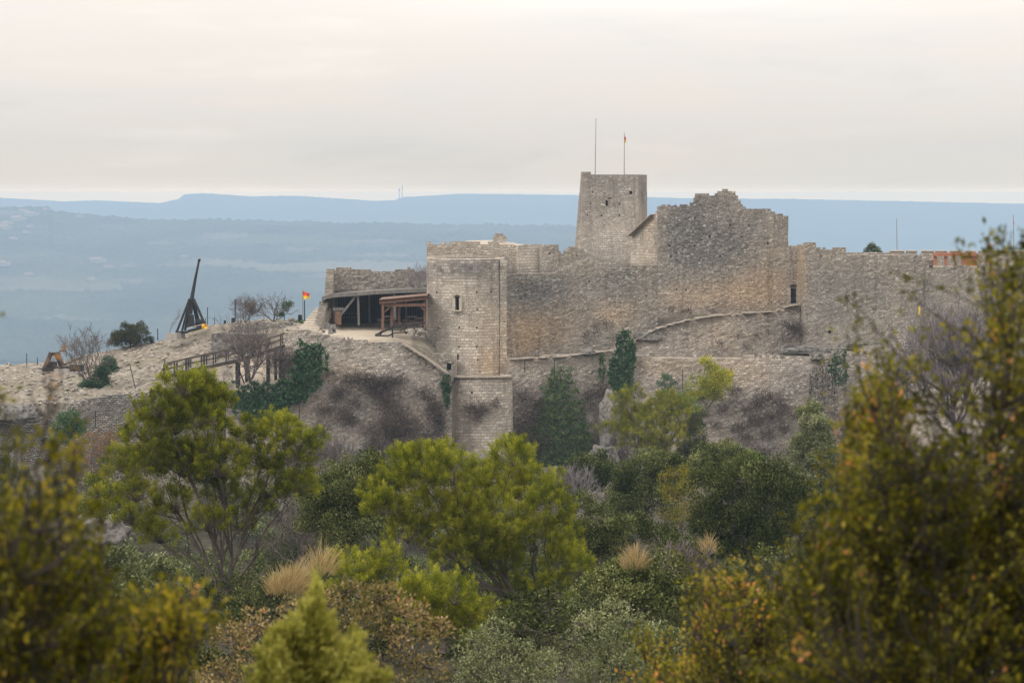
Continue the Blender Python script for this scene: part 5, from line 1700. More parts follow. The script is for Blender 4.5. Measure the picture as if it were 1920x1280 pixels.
# ---- pines
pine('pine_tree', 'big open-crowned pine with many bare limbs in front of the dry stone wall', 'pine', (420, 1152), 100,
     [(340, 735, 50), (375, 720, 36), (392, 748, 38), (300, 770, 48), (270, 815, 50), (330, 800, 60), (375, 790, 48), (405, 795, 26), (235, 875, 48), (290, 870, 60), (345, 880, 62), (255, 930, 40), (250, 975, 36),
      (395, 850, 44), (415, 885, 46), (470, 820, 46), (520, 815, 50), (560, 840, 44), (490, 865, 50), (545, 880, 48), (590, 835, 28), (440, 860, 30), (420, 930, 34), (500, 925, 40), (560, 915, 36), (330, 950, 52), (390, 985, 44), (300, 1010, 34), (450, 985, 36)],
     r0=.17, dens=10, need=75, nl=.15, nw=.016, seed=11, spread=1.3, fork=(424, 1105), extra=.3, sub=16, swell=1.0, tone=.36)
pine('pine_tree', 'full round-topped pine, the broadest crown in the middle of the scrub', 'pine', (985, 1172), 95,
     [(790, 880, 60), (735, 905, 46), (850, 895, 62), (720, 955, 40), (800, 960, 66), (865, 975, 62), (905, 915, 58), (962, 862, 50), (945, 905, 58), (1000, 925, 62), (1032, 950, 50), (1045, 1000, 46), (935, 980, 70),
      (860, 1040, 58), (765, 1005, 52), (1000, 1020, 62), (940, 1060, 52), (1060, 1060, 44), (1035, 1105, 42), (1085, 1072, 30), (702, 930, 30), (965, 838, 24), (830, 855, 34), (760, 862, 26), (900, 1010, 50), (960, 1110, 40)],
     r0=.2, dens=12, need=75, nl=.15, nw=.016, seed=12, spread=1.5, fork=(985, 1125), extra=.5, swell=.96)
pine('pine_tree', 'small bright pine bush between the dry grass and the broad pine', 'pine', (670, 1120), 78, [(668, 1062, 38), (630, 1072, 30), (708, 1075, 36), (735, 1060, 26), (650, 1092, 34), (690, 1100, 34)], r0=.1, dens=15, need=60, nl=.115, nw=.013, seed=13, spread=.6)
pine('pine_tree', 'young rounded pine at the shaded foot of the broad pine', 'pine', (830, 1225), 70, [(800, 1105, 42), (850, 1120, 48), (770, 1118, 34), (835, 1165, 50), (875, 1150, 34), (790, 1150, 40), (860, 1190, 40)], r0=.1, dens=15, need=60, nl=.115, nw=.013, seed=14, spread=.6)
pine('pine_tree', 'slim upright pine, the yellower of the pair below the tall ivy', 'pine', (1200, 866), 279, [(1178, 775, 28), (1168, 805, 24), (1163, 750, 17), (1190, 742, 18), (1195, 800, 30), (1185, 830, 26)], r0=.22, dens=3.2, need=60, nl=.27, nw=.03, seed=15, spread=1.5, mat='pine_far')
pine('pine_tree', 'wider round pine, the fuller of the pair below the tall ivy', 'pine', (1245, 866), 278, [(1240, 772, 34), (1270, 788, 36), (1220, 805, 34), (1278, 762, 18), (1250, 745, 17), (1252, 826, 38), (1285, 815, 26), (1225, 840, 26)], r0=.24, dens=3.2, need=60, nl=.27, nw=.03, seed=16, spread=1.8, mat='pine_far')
leafy('ash_tree', 'soft light green tree showing just behind the pair of pines', 'tree', (1300, 850), 284, [(1290, 758, 22), (1268, 745, 18), (1310, 775, 18), (1300, 800, 18), (1245, 738, 12)], leaf=.14, dens=30, seed=17, mat='oak_bright', r0=.12, tone=.45)
leafy('juniper_tree', 'dark narrow juniper with two leaning tops', 'juniper', (1292, 870), 240, [(1304, 782, 11), (1306, 797, 16), (1308, 815, 19), (1300, 838, 20), (1290, 855, 20), (1280, 850, 15), (1315, 842, 15), (1276, 862, 14)], leaf=.15, lw=.4, dens=60, seed=18, mat='conifer', r0=.12, spread=.5)
leafy('yellowing_tree', 'small tree turning yellow against the retaining wall', 'tree', (1322, 778), 291, [(1330, 700, 24), (1308, 718, 22), (1352, 718, 20), (1324, 680, 12), (1322, 742, 18), (1345, 738, 18), (1362, 705, 11), (1300, 745, 14), (1335, 722, 22)], leaf=.17, lw=.7, dens=20, seed=19, tone=.58, mat='yellow_leaf', r0=.12, spread=.8, nsub=14, subr=.42)
# ---- holm oaks and shrubs of the mid distance
O = [('dark dense holm oak between the two large pines', (655, 1052), 120, [(655, 905, 46), (612, 925, 44), (692, 905, 42), (700, 878, 28), (660, 965, 56), (602, 972, 40), (692, 985, 50), (640, 1010, 46), (722, 895, 22), (590, 940, 26)], 'oak', .50, 70),
     ('dark domed oak below the big ivy and behind the bare grey thicket', (1105, 965), 195, [(1085, 885, 30), (1118, 876, 28), (1150, 892, 26), (1070, 908, 26), (1112, 905, 30), (1060, 930, 24)], 'oak', .34, 34),
     ('grey-green oak close to the juniper foot, its crown topped by a round knob', (1210, 985), 175, [(1190, 905, 40), (1228, 872, 28), (1240, 902, 34), (1178, 940, 36), (1225, 945, 40), (1165, 900, 22), (1260, 870, 20)], 'oak', .5, 40),
     ('rounded olive oak with a lighter green shoulder below the retaining wall', (1350, 960), 185, [(1340, 856, 34), (1305, 882, 30), (1378, 862, 28), (1350, 890, 34), (1318, 850, 20)], 'oak', .52, 40),
     ('fresh green bush tucked behind the olive oak', (1410, 940), 192, [(1402, 866, 24), (1422, 882, 22), (1388, 872, 20), (1435, 900, 18)], 'oak_bright', .48, 34),
     ('largest dark holm oak, spreading in front of the olive shrub', (1405, 1085), 130, [(1335, 912, 44), (1398, 905, 50), (1455, 908, 48), (1370, 965, 58), (1440, 970, 58), (1335, 975, 42), (1395, 1030, 52), (1490, 940, 40), (1450, 1030, 46), (1350, 1020, 34)], 'oak', .40, 62),
     ('tall pointed pale oak rising against the foot of the retaining wall', (1530, 990), 170, [(1524, 768, 15), (1520, 790, 21), (1530, 815, 28), (1545, 795, 18), (1518, 850, 30), (1545, 850, 30), (1505, 885, 32), (1550, 888, 34), (1528, 925, 42), (1498, 930, 28), (1562, 935, 34)], 'oak_pale', .6, 52),
     ('mid-sized dark oak between the pointed oak and the olive shrub', (1545, 1060), 145, [(1535, 950, 38), (1570, 975, 36), (1510, 975, 32), (1540, 1005, 40), (1590, 1000, 30)], 'oak', .45, 52),
     ('grey bushy shrub at the edge of the broad pine', (1105, 1070), 112, [(1090, 950, 32), (1125, 985, 38), (1105, 1020, 36), (1080, 990, 26), (1150, 1000, 26), (1140, 1035, 30)], 'oak', .50, 60),
     ('low shrub under the grey oak, mixed with thin stems', (1180, 1040), 120, [(1190, 985, 28), (1225, 1000, 28), (1165, 1010, 24), (1250, 1010, 26)], 'oak', .40, 60),
     ('low dull green shrub by the dry grass tuft, beyond the pale bushes', (1200, 1165), 82, [(1150, 1085, 38), (1200, 1100, 42), (1250, 1070, 40), (1265, 1120, 44), (1180, 1130, 40), (1120, 1110, 30)], 'oak', .52, 80),
     ('shadowy shrub to the side of the dull green one, below the largest oak', (1290, 1120), 100, [(1275, 1030, 34), (1310, 1050, 36), (1250, 1035, 28), (1290, 1080, 38)], 'oak', .36, 70),
     ('grey-green bush growing against the dry stone wall', (130, 835), 262, [(130, 785, 18), (122, 805, 20), (140, 810, 18), (112, 825, 16)], 'ivy_light', .42, 22),
     ('pale sparse shrub low under the open-crowned pine', (260, 1130), 66, [(230, 1050, 30), (275, 1075, 34), (205, 1060, 26), (320, 1085, 36), (250, 1095, 34), (355, 1105, 26)], 'oak_pale', .36, 60),
     ('small green pine-like bush behind the yellow-olive shrub', (195, 1000), 140, [(185, 930, 24), (165, 950, 20), (200, 960, 22), (180, 900, 14)], 'pine', .40, 50),
     ('dark bush at the hollow below the orange oak', (225, 1000), 165, [(225, 950, 22), (240, 975, 20), (210, 980, 18)], 'conifer', .42, 36)]
for k, (lb, b, Y_, cl, mt, tn, dn) in enumerate(O):
    cl = [(a, c, q * 1.14) for a, c, q in cl]
    leafy('shrub' if 'shrub' in lb or 'bush' in lb else 'holm_oak', lb, 'shrub' if 'shrub' in lb or 'bush' in lb else 'oak', b, Y_, cl, leaf=.10 * max(1, Y_ / 120), dens=dn * 1.6, seed=40 + k, mat=mt, tone=tn, r0=.12, spread=.9, lw=.6)
leafy('spindly_shrub', 'thin yellow-olive shrub full of bare stems between two oaks', 'shrub', (1280, 1020), 150, [(1270, 890, 26), (1290, 920, 30), (1262, 930, 26), (1300, 960, 28), (1255, 965, 24), (1280, 985, 28), (1245, 900, 16)], leaf=.10, dens=32, seed=70, mat='box', tone=.45, r0=.06)
leafy('pale_bush', 'pale silvery green bush at the bottom edge, rounder and fuller', 'shrub', (940, 1330), 38, [(935, 1188, 36), (898, 1218, 40), (962, 1228, 44), (1012, 1248, 34), (890, 1265, 40), (950, 1272, 44), (1000, 1285, 40), (870, 1240, 26)], leaf=.045, dens=230, seed=71, mat='oak_pale', tone=.6, r0=.05, spread=.35, lw=.5)
leafy('pale_bush', 'pale silvery green bush at the bottom edge, taller than the bush beside it', 'shrub', (1140, 1340), 40, [(1150, 1148, 34), (1112, 1178, 40), (1182, 1178, 40), (1072, 1210, 36), (1140, 1220, 44), (1215, 1205, 40), (1062, 1260, 40), (1180, 1260, 48), (1120, 1275, 44), (1235, 1260, 36)], leaf=.045, dens=210, seed=72, mat='oak_pale', tone=.6, r0=.05, spread=.4, lw=.5)
leafy('russet_shrub', 'wide russet-brown shrub behind the yellow-green juniper', 'shrub', (640, 1420), 27, [(650, 1112, 34), (708, 1128, 40), (762, 1150, 40), (600, 1130, 34), (682, 1178, 50), (762, 1208, 48), (802, 1190, 30), (545, 1142, 30), (475, 1168, 38), (432, 1208, 38), (800, 1250, 42), (620, 1220, 50), (482, 1240, 48), (420, 1268, 40), (720, 1270, 50), (540, 1200, 40), (570, 1270, 50), (400, 1290, 40), (450, 1300, 50), (660, 1290, 50)],
      leaf=.05, dens=240, seed=73, mat='russet', tone=.52, r0=.05, spread=.3, lw=.5, nsub=14)
leafy('round_bush', 'round dark evergreen bush on the hill crest', 'shrub', (245, 650), 311, [(245, 633, 19), (225, 638, 15), (222, 630, 14), (240, 622, 15), (262, 620, 14), (276, 632, 11), (250, 636, 14), (212, 640, 10), (232, 610, 8), (262, 608, 8), (225, 644, 11), (245, 644, 12), (265, 641, 11), (280, 640, 8), (206, 646, 6)], leaf=.2, lw=.35, dens=50, seed=74, mat='conifer', tone=.5, r0=.08, spread=.6)
leafy('ivy_bush', 'ivy-smothered stump of a bush beside the siege engine', 'shrub', (180, 748), 284, [(205, 680, 14), (200, 694, 18), (188, 712, 19), (168, 728, 20), (178, 738, 18), (195, 728, 15), (155, 740, 14), (211, 690, 11), (190, 700, 16)], leaf=.16, lw=.8, dens=45, seed=75, mat='ivy', tone=.45, r0=.08, spread=.5)
leafy('rampart_bush', 'small round bush on top of the rampart wall', 'shrub', (1636, 482), 302, [(1630, 471, 9), (1643, 471, 9), (1636, 465, 8), (1624, 476, 7), (1650, 476, 6)], leaf=.14, dens=40, seed=76, mat='oak', tone=.42, r0=.06, spread=.3)
leafy('wall_bush', 'small dark bush growing out of the retaining wall beside the yellowing tree', 'shrub', (1252, 738), 292, [(1250, 712, 11), (1240, 722, 11), (1262, 722, 10), (1252, 730, 10)], leaf=.15, dens=26, seed=77, mat='ivy', tone=.35, r0=.05, spread=.3)
leafy('tree_ivy_clump', 'green ivy clump in the bare crest tree', 'ivy', (533, 600), 307.2, [(538, 575, 10), (532, 582, 9), (545, 570, 7), (526, 592, 6)], leaf=.15, dens=30, seed=78, mat='ivy_light', tone=.35, r0=.05, spread=.3)
leafy('corner_shrub', 'low green weed clump above the stone steps beside the flagpole', 'shrub', (562, 612), 303, [(556, 606, 6), (566, 607, 7), (575, 606, 5)], leaf=.13, dens=30, seed=79, mat='ivy_light', tone=.6, r0=.03, spread=.3)
leafy('dark_scrub', 'dark low bush behind the dry stone wall', 'shrub', (85, 782), 272, [(85, 764, 13), (70, 768, 11), (98, 768, 12), (85, 774, 12)], leaf=.15, dens=26, seed=80, mat='conifer', tone=.35, r0=.04, spread=.4)

# ---- creepers on the walls
LWY = [(425, 282.9), (534, 282.9), (640, 284), (845, 286.5)]
wall_plant('ivy', 'thick dark ivy draped in a curve down the courtyard wall', 'ivy', [(440, 724), (470, 718), (520, 716), (545, 702), (552, 655), (565, 640), (580, 648), (596, 636), (612, 650), (611, 690), (600, 720), (575, 745), (540, 764), (500, 778), (462, 784), (440, 765)], LWY, 10500, .24, 'ivy', 5, .9, .56)
wall_plant('ivy', 'narrow ivy strip hanging in the corner beside the round bastion', 'ivy', [(830, 703), (842, 700), (845, 730), (842, 762), (834, 760), (828, 735)], [(820, 286.3), (850, 287.4)], 700, .2, 'ivy', 6, .5, .5)
PW = [(955, 293), (1100, 296.3), (1178, 295), (1340, 293.4), (1600, 292.4), (1900, 292)]
wall_plant('ivy', 'tall dark ivy column climbing to the terrace edge', 'ivy', [(1155, 640), (1160, 620), (1180, 617), (1188, 640), (1194, 660), (1188, 695), (1182, 740), (1165, 745), (1145, 725), (1138, 700), (1140, 675), (1152, 665)], [(1100, 296), (1200, 294.6)], 4200, .23, 'ivy', 7, .7, .52)
wall_plant('ivy', 'thin light creeper strip beside the tall ivy column', 'ivy', [(1122, 665), (1132, 664), (1134, 700), (1130, 718), (1124, 716)], PW, 420, .2, 'ivy_light', 8, .35, .5)
wall_plant('ivy', 'broad green ivy mantle spreading down the terrace wall to the trees', 'ivy', [(1028, 705), (1036, 692), (1052, 694), (1058, 684), (1075, 690), (1080, 735), (1092, 752), (1098, 790), (1112, 800), (1114, 850), (1110, 885), (990, 890), (985, 850), (1000, 820), (996, 795), (1012, 780), (1004, 755), (1018, 735)], PW, 9500, .22, 'ivy_light', 9, .8, .66)
wall_plant('ivy', 'dark ivy patch on the retaining wall below the rock ledge', 'ivy', [(1560, 665), (1582, 655), (1590, 690), (1586, 722), (1565, 720), (1552, 690)], PW, 900, .22, 'ivy', 10, .6, .42)
wall_plant('ivy', 'pale leafless ivy patch next to the dark one below the rock ledge', 'ivy', [(1520, 690), (1555, 675), (1565, 720), (1570, 755), (1530, 760), (1515, 730)], PW, 700, .2, 'bramble', 11, .5, .3)

# ---- dry brambles
BR = [('dark dry bramble band across the courtyard wall', [(670, 712, 30, 12), (705, 722, 22, 16), (735, 715, 28, 10), (640, 735, 16, 9), (620, 705, 9, 6)], LWY, 2600),
      ('reddish bramble mass hanging under the dark band', [(725, 745, 22, 26), (745, 785, 34, 26), (715, 810, 30, 22), (770, 815, 40, 26), (700, 845, 34, 18)], LWY, 5200),
      ('patchy dry brambles at the low end of the courtyard wall', [(610, 770, 18, 8), (645, 775, 14, 9), (665, 755, 10, 8), (600, 805, 16, 9), (655, 790, 16, 8), (630, 745, 12, 7)], LWY, 1500),
      ('grey bramble tangle in the corner by the round bastion', [(815, 770, 18, 22), (825, 800, 12, 26), (800, 740, 16, 12), (810, 835, 26, 14)], LWY, 2200),
      ('small dry bramble patch on the round bastion', [(900, 768, 16, 12), (880, 765, 10, 6), (930, 758, 10, 8), (895, 785, 8, 7)], [(840, 289.3), (900, 288.6), (960, 289.3)], 800),
      ('dark dry brambles between the round bastion and the ivy mantle', [(985, 745, 18, 12), (990, 790, 22, 18), (1010, 760, 16, 14), (980, 820, 16, 16), (1010, 830, 22, 16)], PW, 2200),
      ('brown bramble clump between the ivy mantle and the tall ivy', [(1125, 735, 16, 14), (1105, 745, 12, 10), (1140, 755, 12, 12)], PW, 900),
      ('dark bramble cluster high on the retaining wall', [(1435, 745, 16, 10), (1422, 760, 14, 9), (1460, 752, 14, 10), (1378, 734, 12, 6), (1400, 770, 9, 6)], PW, 1200),
      ('bramble patches low on the retaining wall', [(1415, 790, 16, 10), (1445, 785, 18, 9), (1385, 805, 14, 9), (1470, 770, 14, 10), (1355, 770, 10, 7), (1500, 775, 14, 10), (1400, 825, 12, 8), (1440, 815, 14, 8), (1340, 800, 9, 7), (1470, 805, 12, 8)], PW, 2400),
      ('small dark tufts scattered along the foot of the hall wall', [(1258, 582, 5, 4), (1280, 586, 4, 4), (1240, 605, 4, 3), (1292, 584, 3, 3), (1335, 586, 3, 3)], [(1200, 302.4), (1400, 302.4)], 260),
      ('red-brown dry creeper patch on the rampart below the doorway', [(1490, 615, 14, 9), (1500, 622, 10, 7), (1470, 608, 8, 5)], [(1400, 298.9), (1499, 298.9), (1505, 296.8), (1600, 296.6)], 500),
      ('dry tufts on the pale terrace wall beside the rock ledge', [(1420, 632, 6, 4), (1385, 630, 4, 3), (1400, 650, 4, 3), (1468, 636, 5, 6), (1350, 645, 4, 3), (1440, 622, 6, 3)], [(1300, 299), (1500, 298.9)], 330),
      ('dark brush along the foot of the courtyard wall', [(600, 850, 40, 14), (680, 858, 40, 12), (760, 850, 44, 16), (540, 860, 40, 12), (470, 850, 30, 12), (820, 862, 20, 10)], LWY, 3600),
      ('dark brush along the foot of the terrace wall by the ivy mantle', [(985, 860, 22, 12), (1120, 840, 18, 18), (1160, 850, 20, 14), (1150, 780, 12, 14)], PW, 1500),
      ('dark brush along the foot of the retaining wall', [(1340, 845, 40, 12), (1420, 850, 40, 12), (1500, 845, 40, 14), (1580, 820, 30, 22), (1560, 780, 26, 18)], PW, 2600),
      ('grey dry growth rising along the curtain wall beside the tall ivy', [(1118, 620, 8, 18), (1140, 610, 10, 8), (1100, 635, 8, 10), (1150, 635, 6, 9)], [(1000, 299.4), (1233, 302.2)], 420)]
for k, (lb, cells, wy, n) in enumerate(BR):
    if 'tufts' in lb:                # separate little plants
        lb1 = lb.replace('dark tufts scattered', 'dark tuft, one of those scattered').replace('dry tufts on', 'dry tuft, one of those on')
        for q, c in enumerate(cells): bramble(lb1, [c], wy, n // len(cells), 150 + 10 * k + q, tone=.34, name='wall_tuft', cat='weed', group=lb.replace('small ', ''))
    else: bramble(lb, cells, wy, n, 100 + k, tone=.34 + .06 * (k % 3))

# ---- leafless trees
bare_tree('bare_tree', 'bushy leafless tree in front of the footbridge', 'tree', (468, 716), 282.6, 7.4, 21, stems=9, depth=4, rad=.11, minr=.011, spread=.62, splay=.5, kids=3, mat='twig')
bare_tree('bare_tree', 'leafless tree beside the ivy-smothered bush on the slope', 'tree', (178, 735), 284.4, 6.8, 22, stems=6, depth=5, rad=.09, minr=.02, spread=.5, splay=.42, kids=2, mat='twig')
bare_tree('bare_tree', 'leafless crest tree holding a green ivy clump', 'tree', (512, 603), 307, 4.2, 23, stems=6, depth=4, rad=.07, minr=.02, spread=.6, splay=.8, kids=2, mat='twig')
bare_tree('bare_tree', 'low leafless thicket on the crest by the tall fence post', 'tree', (460, 605), 307.5, 3.2, 24, stems=9, depth=4, rad=.04, spread=.6, splay=.7, kids=3, mat='twig')
bare_tree('bare_tree', 'faint small leafless tree beside the trebuchet', 'tree', (319, 626), 311, 2.9, 25, stems=1, depth=4, rad=.05, spread=.6, splay=.1, kids=2, mat='twig_grey')
bare_tree('bare_tree', 'grey leafless tree above the shed roof beside the round tower', 'tree', (795, 560), 312.5, 4.6, 26, stems=4, depth=4, rad=.06, spread=.5, splay=.5, kids=3, mat='twig_grey', lean=(-.35, 0))
bare_tree('bare_tree', 'lilac-grey leafless tree filling the gap behind the olive shrub', 'tree', (1790, 800), 150, 6.6, 27, stems=9, depth=5, rad=.10, minr=.013, spread=.5, splay=.36, kids=3, mat='twig_grey')
bare_tree('bare_tree', 'lilac-grey leafless bush at the near side of the larger leafless tree', 'tree', (1690, 790), 152, 4.2, 28, stems=6, depth=4, rad=.06, spread=.5, splay=.4, kids=3, mat='twig_grey')
bare_tree('bare_thicket', 'grey leafless thicket below the ivy mantle', 'shrub', (1085, 960), 180, 3.6, 29, stems=12, depth=3, rad=.035, spread=.4, splay=.4, kids=3, mat='twig_grey')
bare_tree('bare_thicket', 'dark leafless thicket behind the ivy hedge under the footbridge end', 'shrub', (528, 715), 283.4, 3.6, 30, stems=9, depth=4, minr=.014, rad=.05, spread=.4, splay=.22, kids=3, mat='twig')
bare_tree('orange_oak', 'sparse little oak with dry orange leaves below the dry stone wall', 'oak', (190, 950), 190, 5.8, 31, stems=4, depth=4, rad=.08, spread=.6, splay=.3, kids=3, leaves=('orange_leaf', .42, .15))
bare_tree('bare_thicket', 'brown leafless thicket under the open-crowned pine', 'shrub', (560, 1060), 125, 3.0, 32, stems=12, depth=3, rad=.03, spread=.4, splay=.6, kids=3, mat='twig')
bare_tree('bare_thicket', 'thin brown stems standing among the shrubs below the largest oak', 'shrub', (1260, 1130), 88, 2.4, 33, stems=12, depth=3, rad=.02, spread=.4, splay=.6, kids=3, mat='twig')
bare_tree('bare_thicket', 'brown leafless brush at the foot of the bastion rock', 'shrub', (640, 880), 262, 4.2, 34, stems=14, depth=3, rad=.05, spread=.5, splay=.8, kids=3, mat='twig')

# ---- dry grass
tuft('golden dry grass tuft, the widest, beside the big pine', (535, 1108), 70, 1.05, 1.0, 900, 41, .3)
tuft('golden dry grass tuft rising behind the widest one', (600, 1072), 74, 1.1, .8, 330, 42, .1)
tuft('golden dry grass tuft alone below the grey oak', (1190, 1062), 82, 1.0, .7, 380, 43)
tuft('golden dry grass tuft half hidden by the olive shrub', (1328, 1030), 90, .8, .5, 160, 44)

# ---- near shrubs, out of focus
shoot_shrub('olive_shrub', 'huge loose olive-green shrub with scattered orange leaves, closest to the camera side of the rampart', 'shrub', (1780, 1750), 9.0,
            [([(1590, 830), (1620, 790), (1660, 810), (1740, 820), (1820, 800), (1880, 720), (1960, 640), (2060, 600), (2060, 1400), (1480, 1400), (1420, 1330), (1540, 1000)], 10),
             ([(1625, 520), (1650, 505), (1670, 600), (1700, 600), (1712, 520), (1730, 640), (1820, 740), (1700, 800), (1600, 760), (1600, 620)], .14),
             ([(1855, 460), (1885, 405), (1925, 470), (1960, 600), (1900, 720), (1850, 640)], .34)],
            3300, .031, .52, 51, 'box', depth=1.2, slen=.19, nleaf=17, whorl=.55, stemsn=44, orange=.06, tone=.31)
shoot_shrub('olive_shrub', 'lower olive shrub with orange tips in front of the largest oak', 'shrub', (1500, 1700), 13.5,
            [([(1300, 1090), (1335, 1030), (1400, 1050), (1470, 1010), (1540, 970), (1640, 930), (1750, 1000), (1750, 1400), (1200, 1400), (1190, 1260), (1280, 1250), (1330, 1190)], 10)],
            2700, .032, .5, 52, 'box', depth=1.3, slen=.2, whorl=.55, nleaf=16, stemsn=34, orange=.2, tone=.35)
shoot_shrub('rusty_shrub', 'loose shrub sprigs with many rust-orange leaves standing before the dark ivy patch', 'shrub', (1660, 1500), 9.8,
            [([(1590, 680), (1625, 640), (1660, 690), (1690, 740), (1700, 830), (1620, 900), (1585, 860), (1600, 770)], 10)], 230, .028, .5, 59, 'box', depth=.4, slen=.12, nleaf=14, stemsn=10, orange=.55, tone=.42, whorl=.6)
shoot_shrub('olive_shrub', 'small olive shrub tip with orange leaves at the bottom edge', 'shrub', (1240, 1500), 15,
            [([(1190, 1190), (1215, 1150), (1240, 1210), (1300, 1240), (1330, 1400), (1150, 1400), (1160, 1290)], 10)], 520, .031, .5, 53, 'box', depth=.7, slen=.2, nleaf=14, stemsn=14, orange=.15, tone=.40)
shoot_shrub('yellow_olive_shrub', 'yellow-olive shrub out of focus before the dry stone wall', 'shrub', (20, 1800), 7.5,
            [([(-120, 880), (0, 880), (30, 850), (80, 870), (120, 900), (150, 980), (170, 1080), (215, 1160), (210, 1400), (-160, 1400), (-160, 900)], 10),
             ([(0, 800), (40, 790), (90, 800), (130, 850), (90, 890), (0, 880)], .10),
             ([(150, 1010), (185, 1000), (200, 1080), (160, 1120)], .4)],
            980, .031, .52, 54, 'box_left', depth=.8, slen=.17, whorl=.55, nleaf=16, stemsn=30, orange=.03, tone=.31)
shoot_shrub('yellow_olive_shrub', 'sprawling yellow-olive branch reaching below the open-crowned pine', 'shrub', (200, 1700), 8.5,
            [([(230, 1120), (300, 1090), (370, 1095), (385, 1130), (340, 1210), (330, 1300), (300, 1400), (120, 1400), (150, 1210)], 10)],
            430, .031, .52, 55, 'box_left', depth=.6, slen=.15, whorl=.55, nleaf=15, stemsn=18, orange=.05, tone=.36)
shoot_shrub('dry_twig', 'lone twig with a few dry orange leaves before the siege engine', 'twig', (60, 1000), 7.2,
            [([(92, 662), (108, 660), (110, 685), (96, 695)], 2), ([(68, 705), (85, 700), (88, 735), (70, 745)], 2), ([(92, 725), (105, 725), (105, 735), (94, 738)], 1)], 5, .024, .6, 56, 'orange_leaf', depth=.1, slen=.02, nleaf=5, stemsn=2, tone=.75)
shoot_shrub('yellow_olive_twig', 'thin yellow-olive twig standing clear above the out of focus shrub', 'twig', (110, 1150), 7.4,
            [([(105, 790), (130, 765), (145, 810), (138, 850), (112, 840)], 3)], 16, .03, .5, 57, 'box_left', depth=.15, slen=.08, nleaf=8, stemsn=3, tone=.5)
shoot_shrub('yellow_olive_twig', 'short yellow-olive twig tip cut by the picture edge before the valley', 'twig', (-60, 900), 7.4,
            [([(-14, 563), (6, 568), (4, 588), (-14, 590)], 1), ([(-8, 738), (14, 732), (16, 760), (-8, 765)], 2)], 9, .03, .5, 58, 'box_left', depth=.1, slen=.05, nleaf=7, stemsn=2, tone=.5)


def near_juniper():
    r = np.random.default_rng(61); Y = 10.0
    b = W(590, 1560, Y)
    T = thing('near_juniper', 'bright yellow-green juniper with a pointed tip at the bottom edge', 'juniper', b)
    mb = MB(); lv = Leaves()
    sprays = []
    lumps = [(590, 1098, 6, .3), (586, 1128, 12, .5), (574, 1160, 18, .6), (612, 1165, 16, .6), (528, 1172, 14, .6), (500, 1205, 20, .9), (548, 1205, 22, .9), (600, 1208, 26, .9), (652, 1205, 22, .9), (688, 1198, 14, .8), (636, 1246, 26, 1),
             (704, 1245, 22, 1), (478, 1258, 20, 1), (528, 1258, 26, 1), (586, 1256, 26, 1), (676, 1285, 26, 1), (742, 1278, 22, 1), (556, 1300, 30, 1), (616, 1300, 30, 1), (492, 1300, 26, 1)]
    for (lx, ly, lr, dep) in lumps:
        o = r.uniform(-.25, .25) * dep
        for k in range(int(4 + lr * .45)):
            sprays.append(W(590 + (lx - 590) * .85 + lr * r.normal() * .7, ly + lr * r.normal() * .6, Y + o + .08 * r.normal()))
    for q in ([W(588, 1080, Y), W(592, 1100, Y), W(586, 1125, Y)] + sprays):
        a = np.array((b[0] + (q[0] - b[0]) * .35, Y + (q[1] - Y) * .3, q[2] - .22 - .3 * abs(q[0] - b[0])))
        mb.tube([np.array((b[0], Y, min(a[2] - .05, q[2] - .3))), a, q], [.01, .006, .002], 4, cap=False)
        n = 130
        t = r.random(n) ** .8
        d = q - a
        C = a + d * t[:, None] + r.standard_normal((n, 3)) * .026 * (1.25 - t[:, None])
        D = unit(unit(d) * .8 + r.standard_normal((n, 3)) * .5)
        lv.add(C, D, .03 * r.uniform(.6, 1.3, n), .011, .45 + r.normal() * .10 + .12 * r.standard_normal(n) + .12 * t, r)
    mb.tube([b, W(590, 1300, Y), W(588, 1085, Y)], [.03, .016, .003], 6)
    mb.build('trunk', M['bark_dark'], T); lv.build('crown', M['juniper_near'], T)


near_juniper()

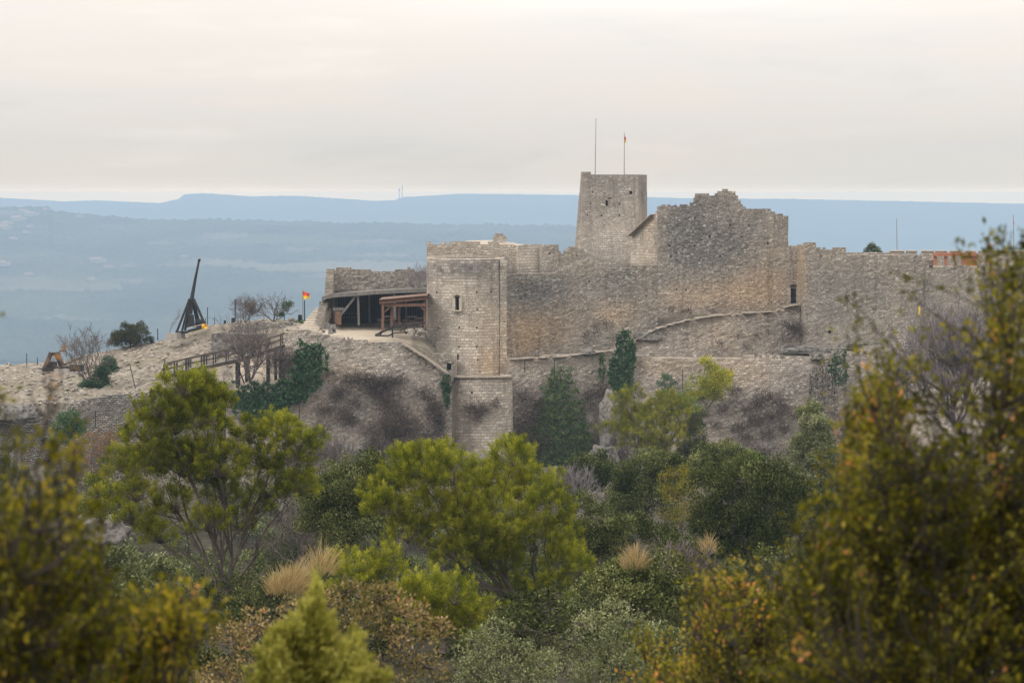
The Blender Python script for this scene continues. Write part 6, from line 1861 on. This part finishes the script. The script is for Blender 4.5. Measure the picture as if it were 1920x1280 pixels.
# ---- filler shrubs standing on the slope between the named ones
PROTO = []
for k, (mt, tn, sp) in enumerate((('oak', .42, 0), ('oak', .52, 0), ('oak_pale', .38, 0), ('under', .5, 0), ('conifer', .45, 0), ('oak', .36, 0))):
    r = np.random.default_rng(200 + k)
    cl = [(960 + r.normal() * 26, 378 - 30 - abs(r.normal()) * 26, r.uniform(22, 34)) for _ in range(6)]
    PROTO.append((mt, tn, cl))
GLAB = 'one of the many low evergreen shrubs covering the hollow below the castle'
GRP = 'filler shrubs in the hollow below the castle'
protos = []
for k, (mt, tn, cl) in enumerate(PROTO):
    T = leafy('low_shrub', GLAB, 'shrub', (960, 378), 100, cl, leaf=.11, dens=60, seed=210 + k, nsub=14, mat=mt, tone=tn, r0=.05, spread=.5, group=GRP, lw=.6)
    protos.append(T)
r = np.random.default_rng(77)
spots = []
tries = 0
while len(spots) < 290 and tries < 9000:
    tries += 1
    Y_ = 52 + 208 * r.random() ** .75; px_ = r.uniform(-40, 1960)
    x = (px_ - CX) * Y_ / K
    if any((x - a) ** 2 + (Y_ - b) ** 2 < 5 + .011 * Y_ for a, b, _ in spots): continue
    s = r.uniform(.75, 1.4) * (.55 + Y_ / 230)
    zt = ground_full(x, Y_)
    pyt = HZ - K * (zt + 2.2 * s) / Y_
    if Y_ < 110 and pyt < 1010: continue
    if Y_ > 215 and pyt < 862: s *= .7
    spots.append((x, Y_, s))
for k, (x, Y_, s) in enumerate(spots):
    T = protos[k] if k < len(protos) else copy_tree(protos[int(r.integers(len(protos)))])
    T.location = (x, Y_, ground_full(x, Y_) - .15); T.scale = (s, s, s * r.uniform(.8, 1.15)); T.rotation_euler = (0, 0, r.uniform(0, 6.28))


def undergrowth():
    """grass, seedlings and litter that nobody could count"""
    r = np.random.default_rng(88); lv = Leaves()
    for k in range(6500):
        Y_ = 16 + 262 * r.random() ** .85; px_ = r.uniform(-150, 2070)
        x = (px_ - CX) * Y_ / K
        if Y_ > 255 and px_ < 420 and Y_ > 255 + px_ * .06: continue
        z = ground_full(x, Y_); s = (.35 + .55 * r.random()) * (.5 + Y_ / 220)
        n = 46
        d = sphere_dirs(n, r, 0.0)
        C = np.array((x, Y_, z)) + d * s * r.uniform(.4, 1, (n, 1)) * np.array((1.25, 1.25, .8))
        D = unit(d + np.array((0, 0, .5)) + .5 * r.standard_normal((n, 3)))
        lf = .07 + .00055 * Y_
        lv.add(C, D, lf * r.uniform(.6, 1.5, n), lf * .5, .42 + .2 * r.normal() + .14 * r.standard_normal(n), r)
    o = lv.build('undergrowth', M['under'])
    tag(o, 'low brown-green undergrowth and litter covering the slope', None, None, 'stuff')


undergrowth()
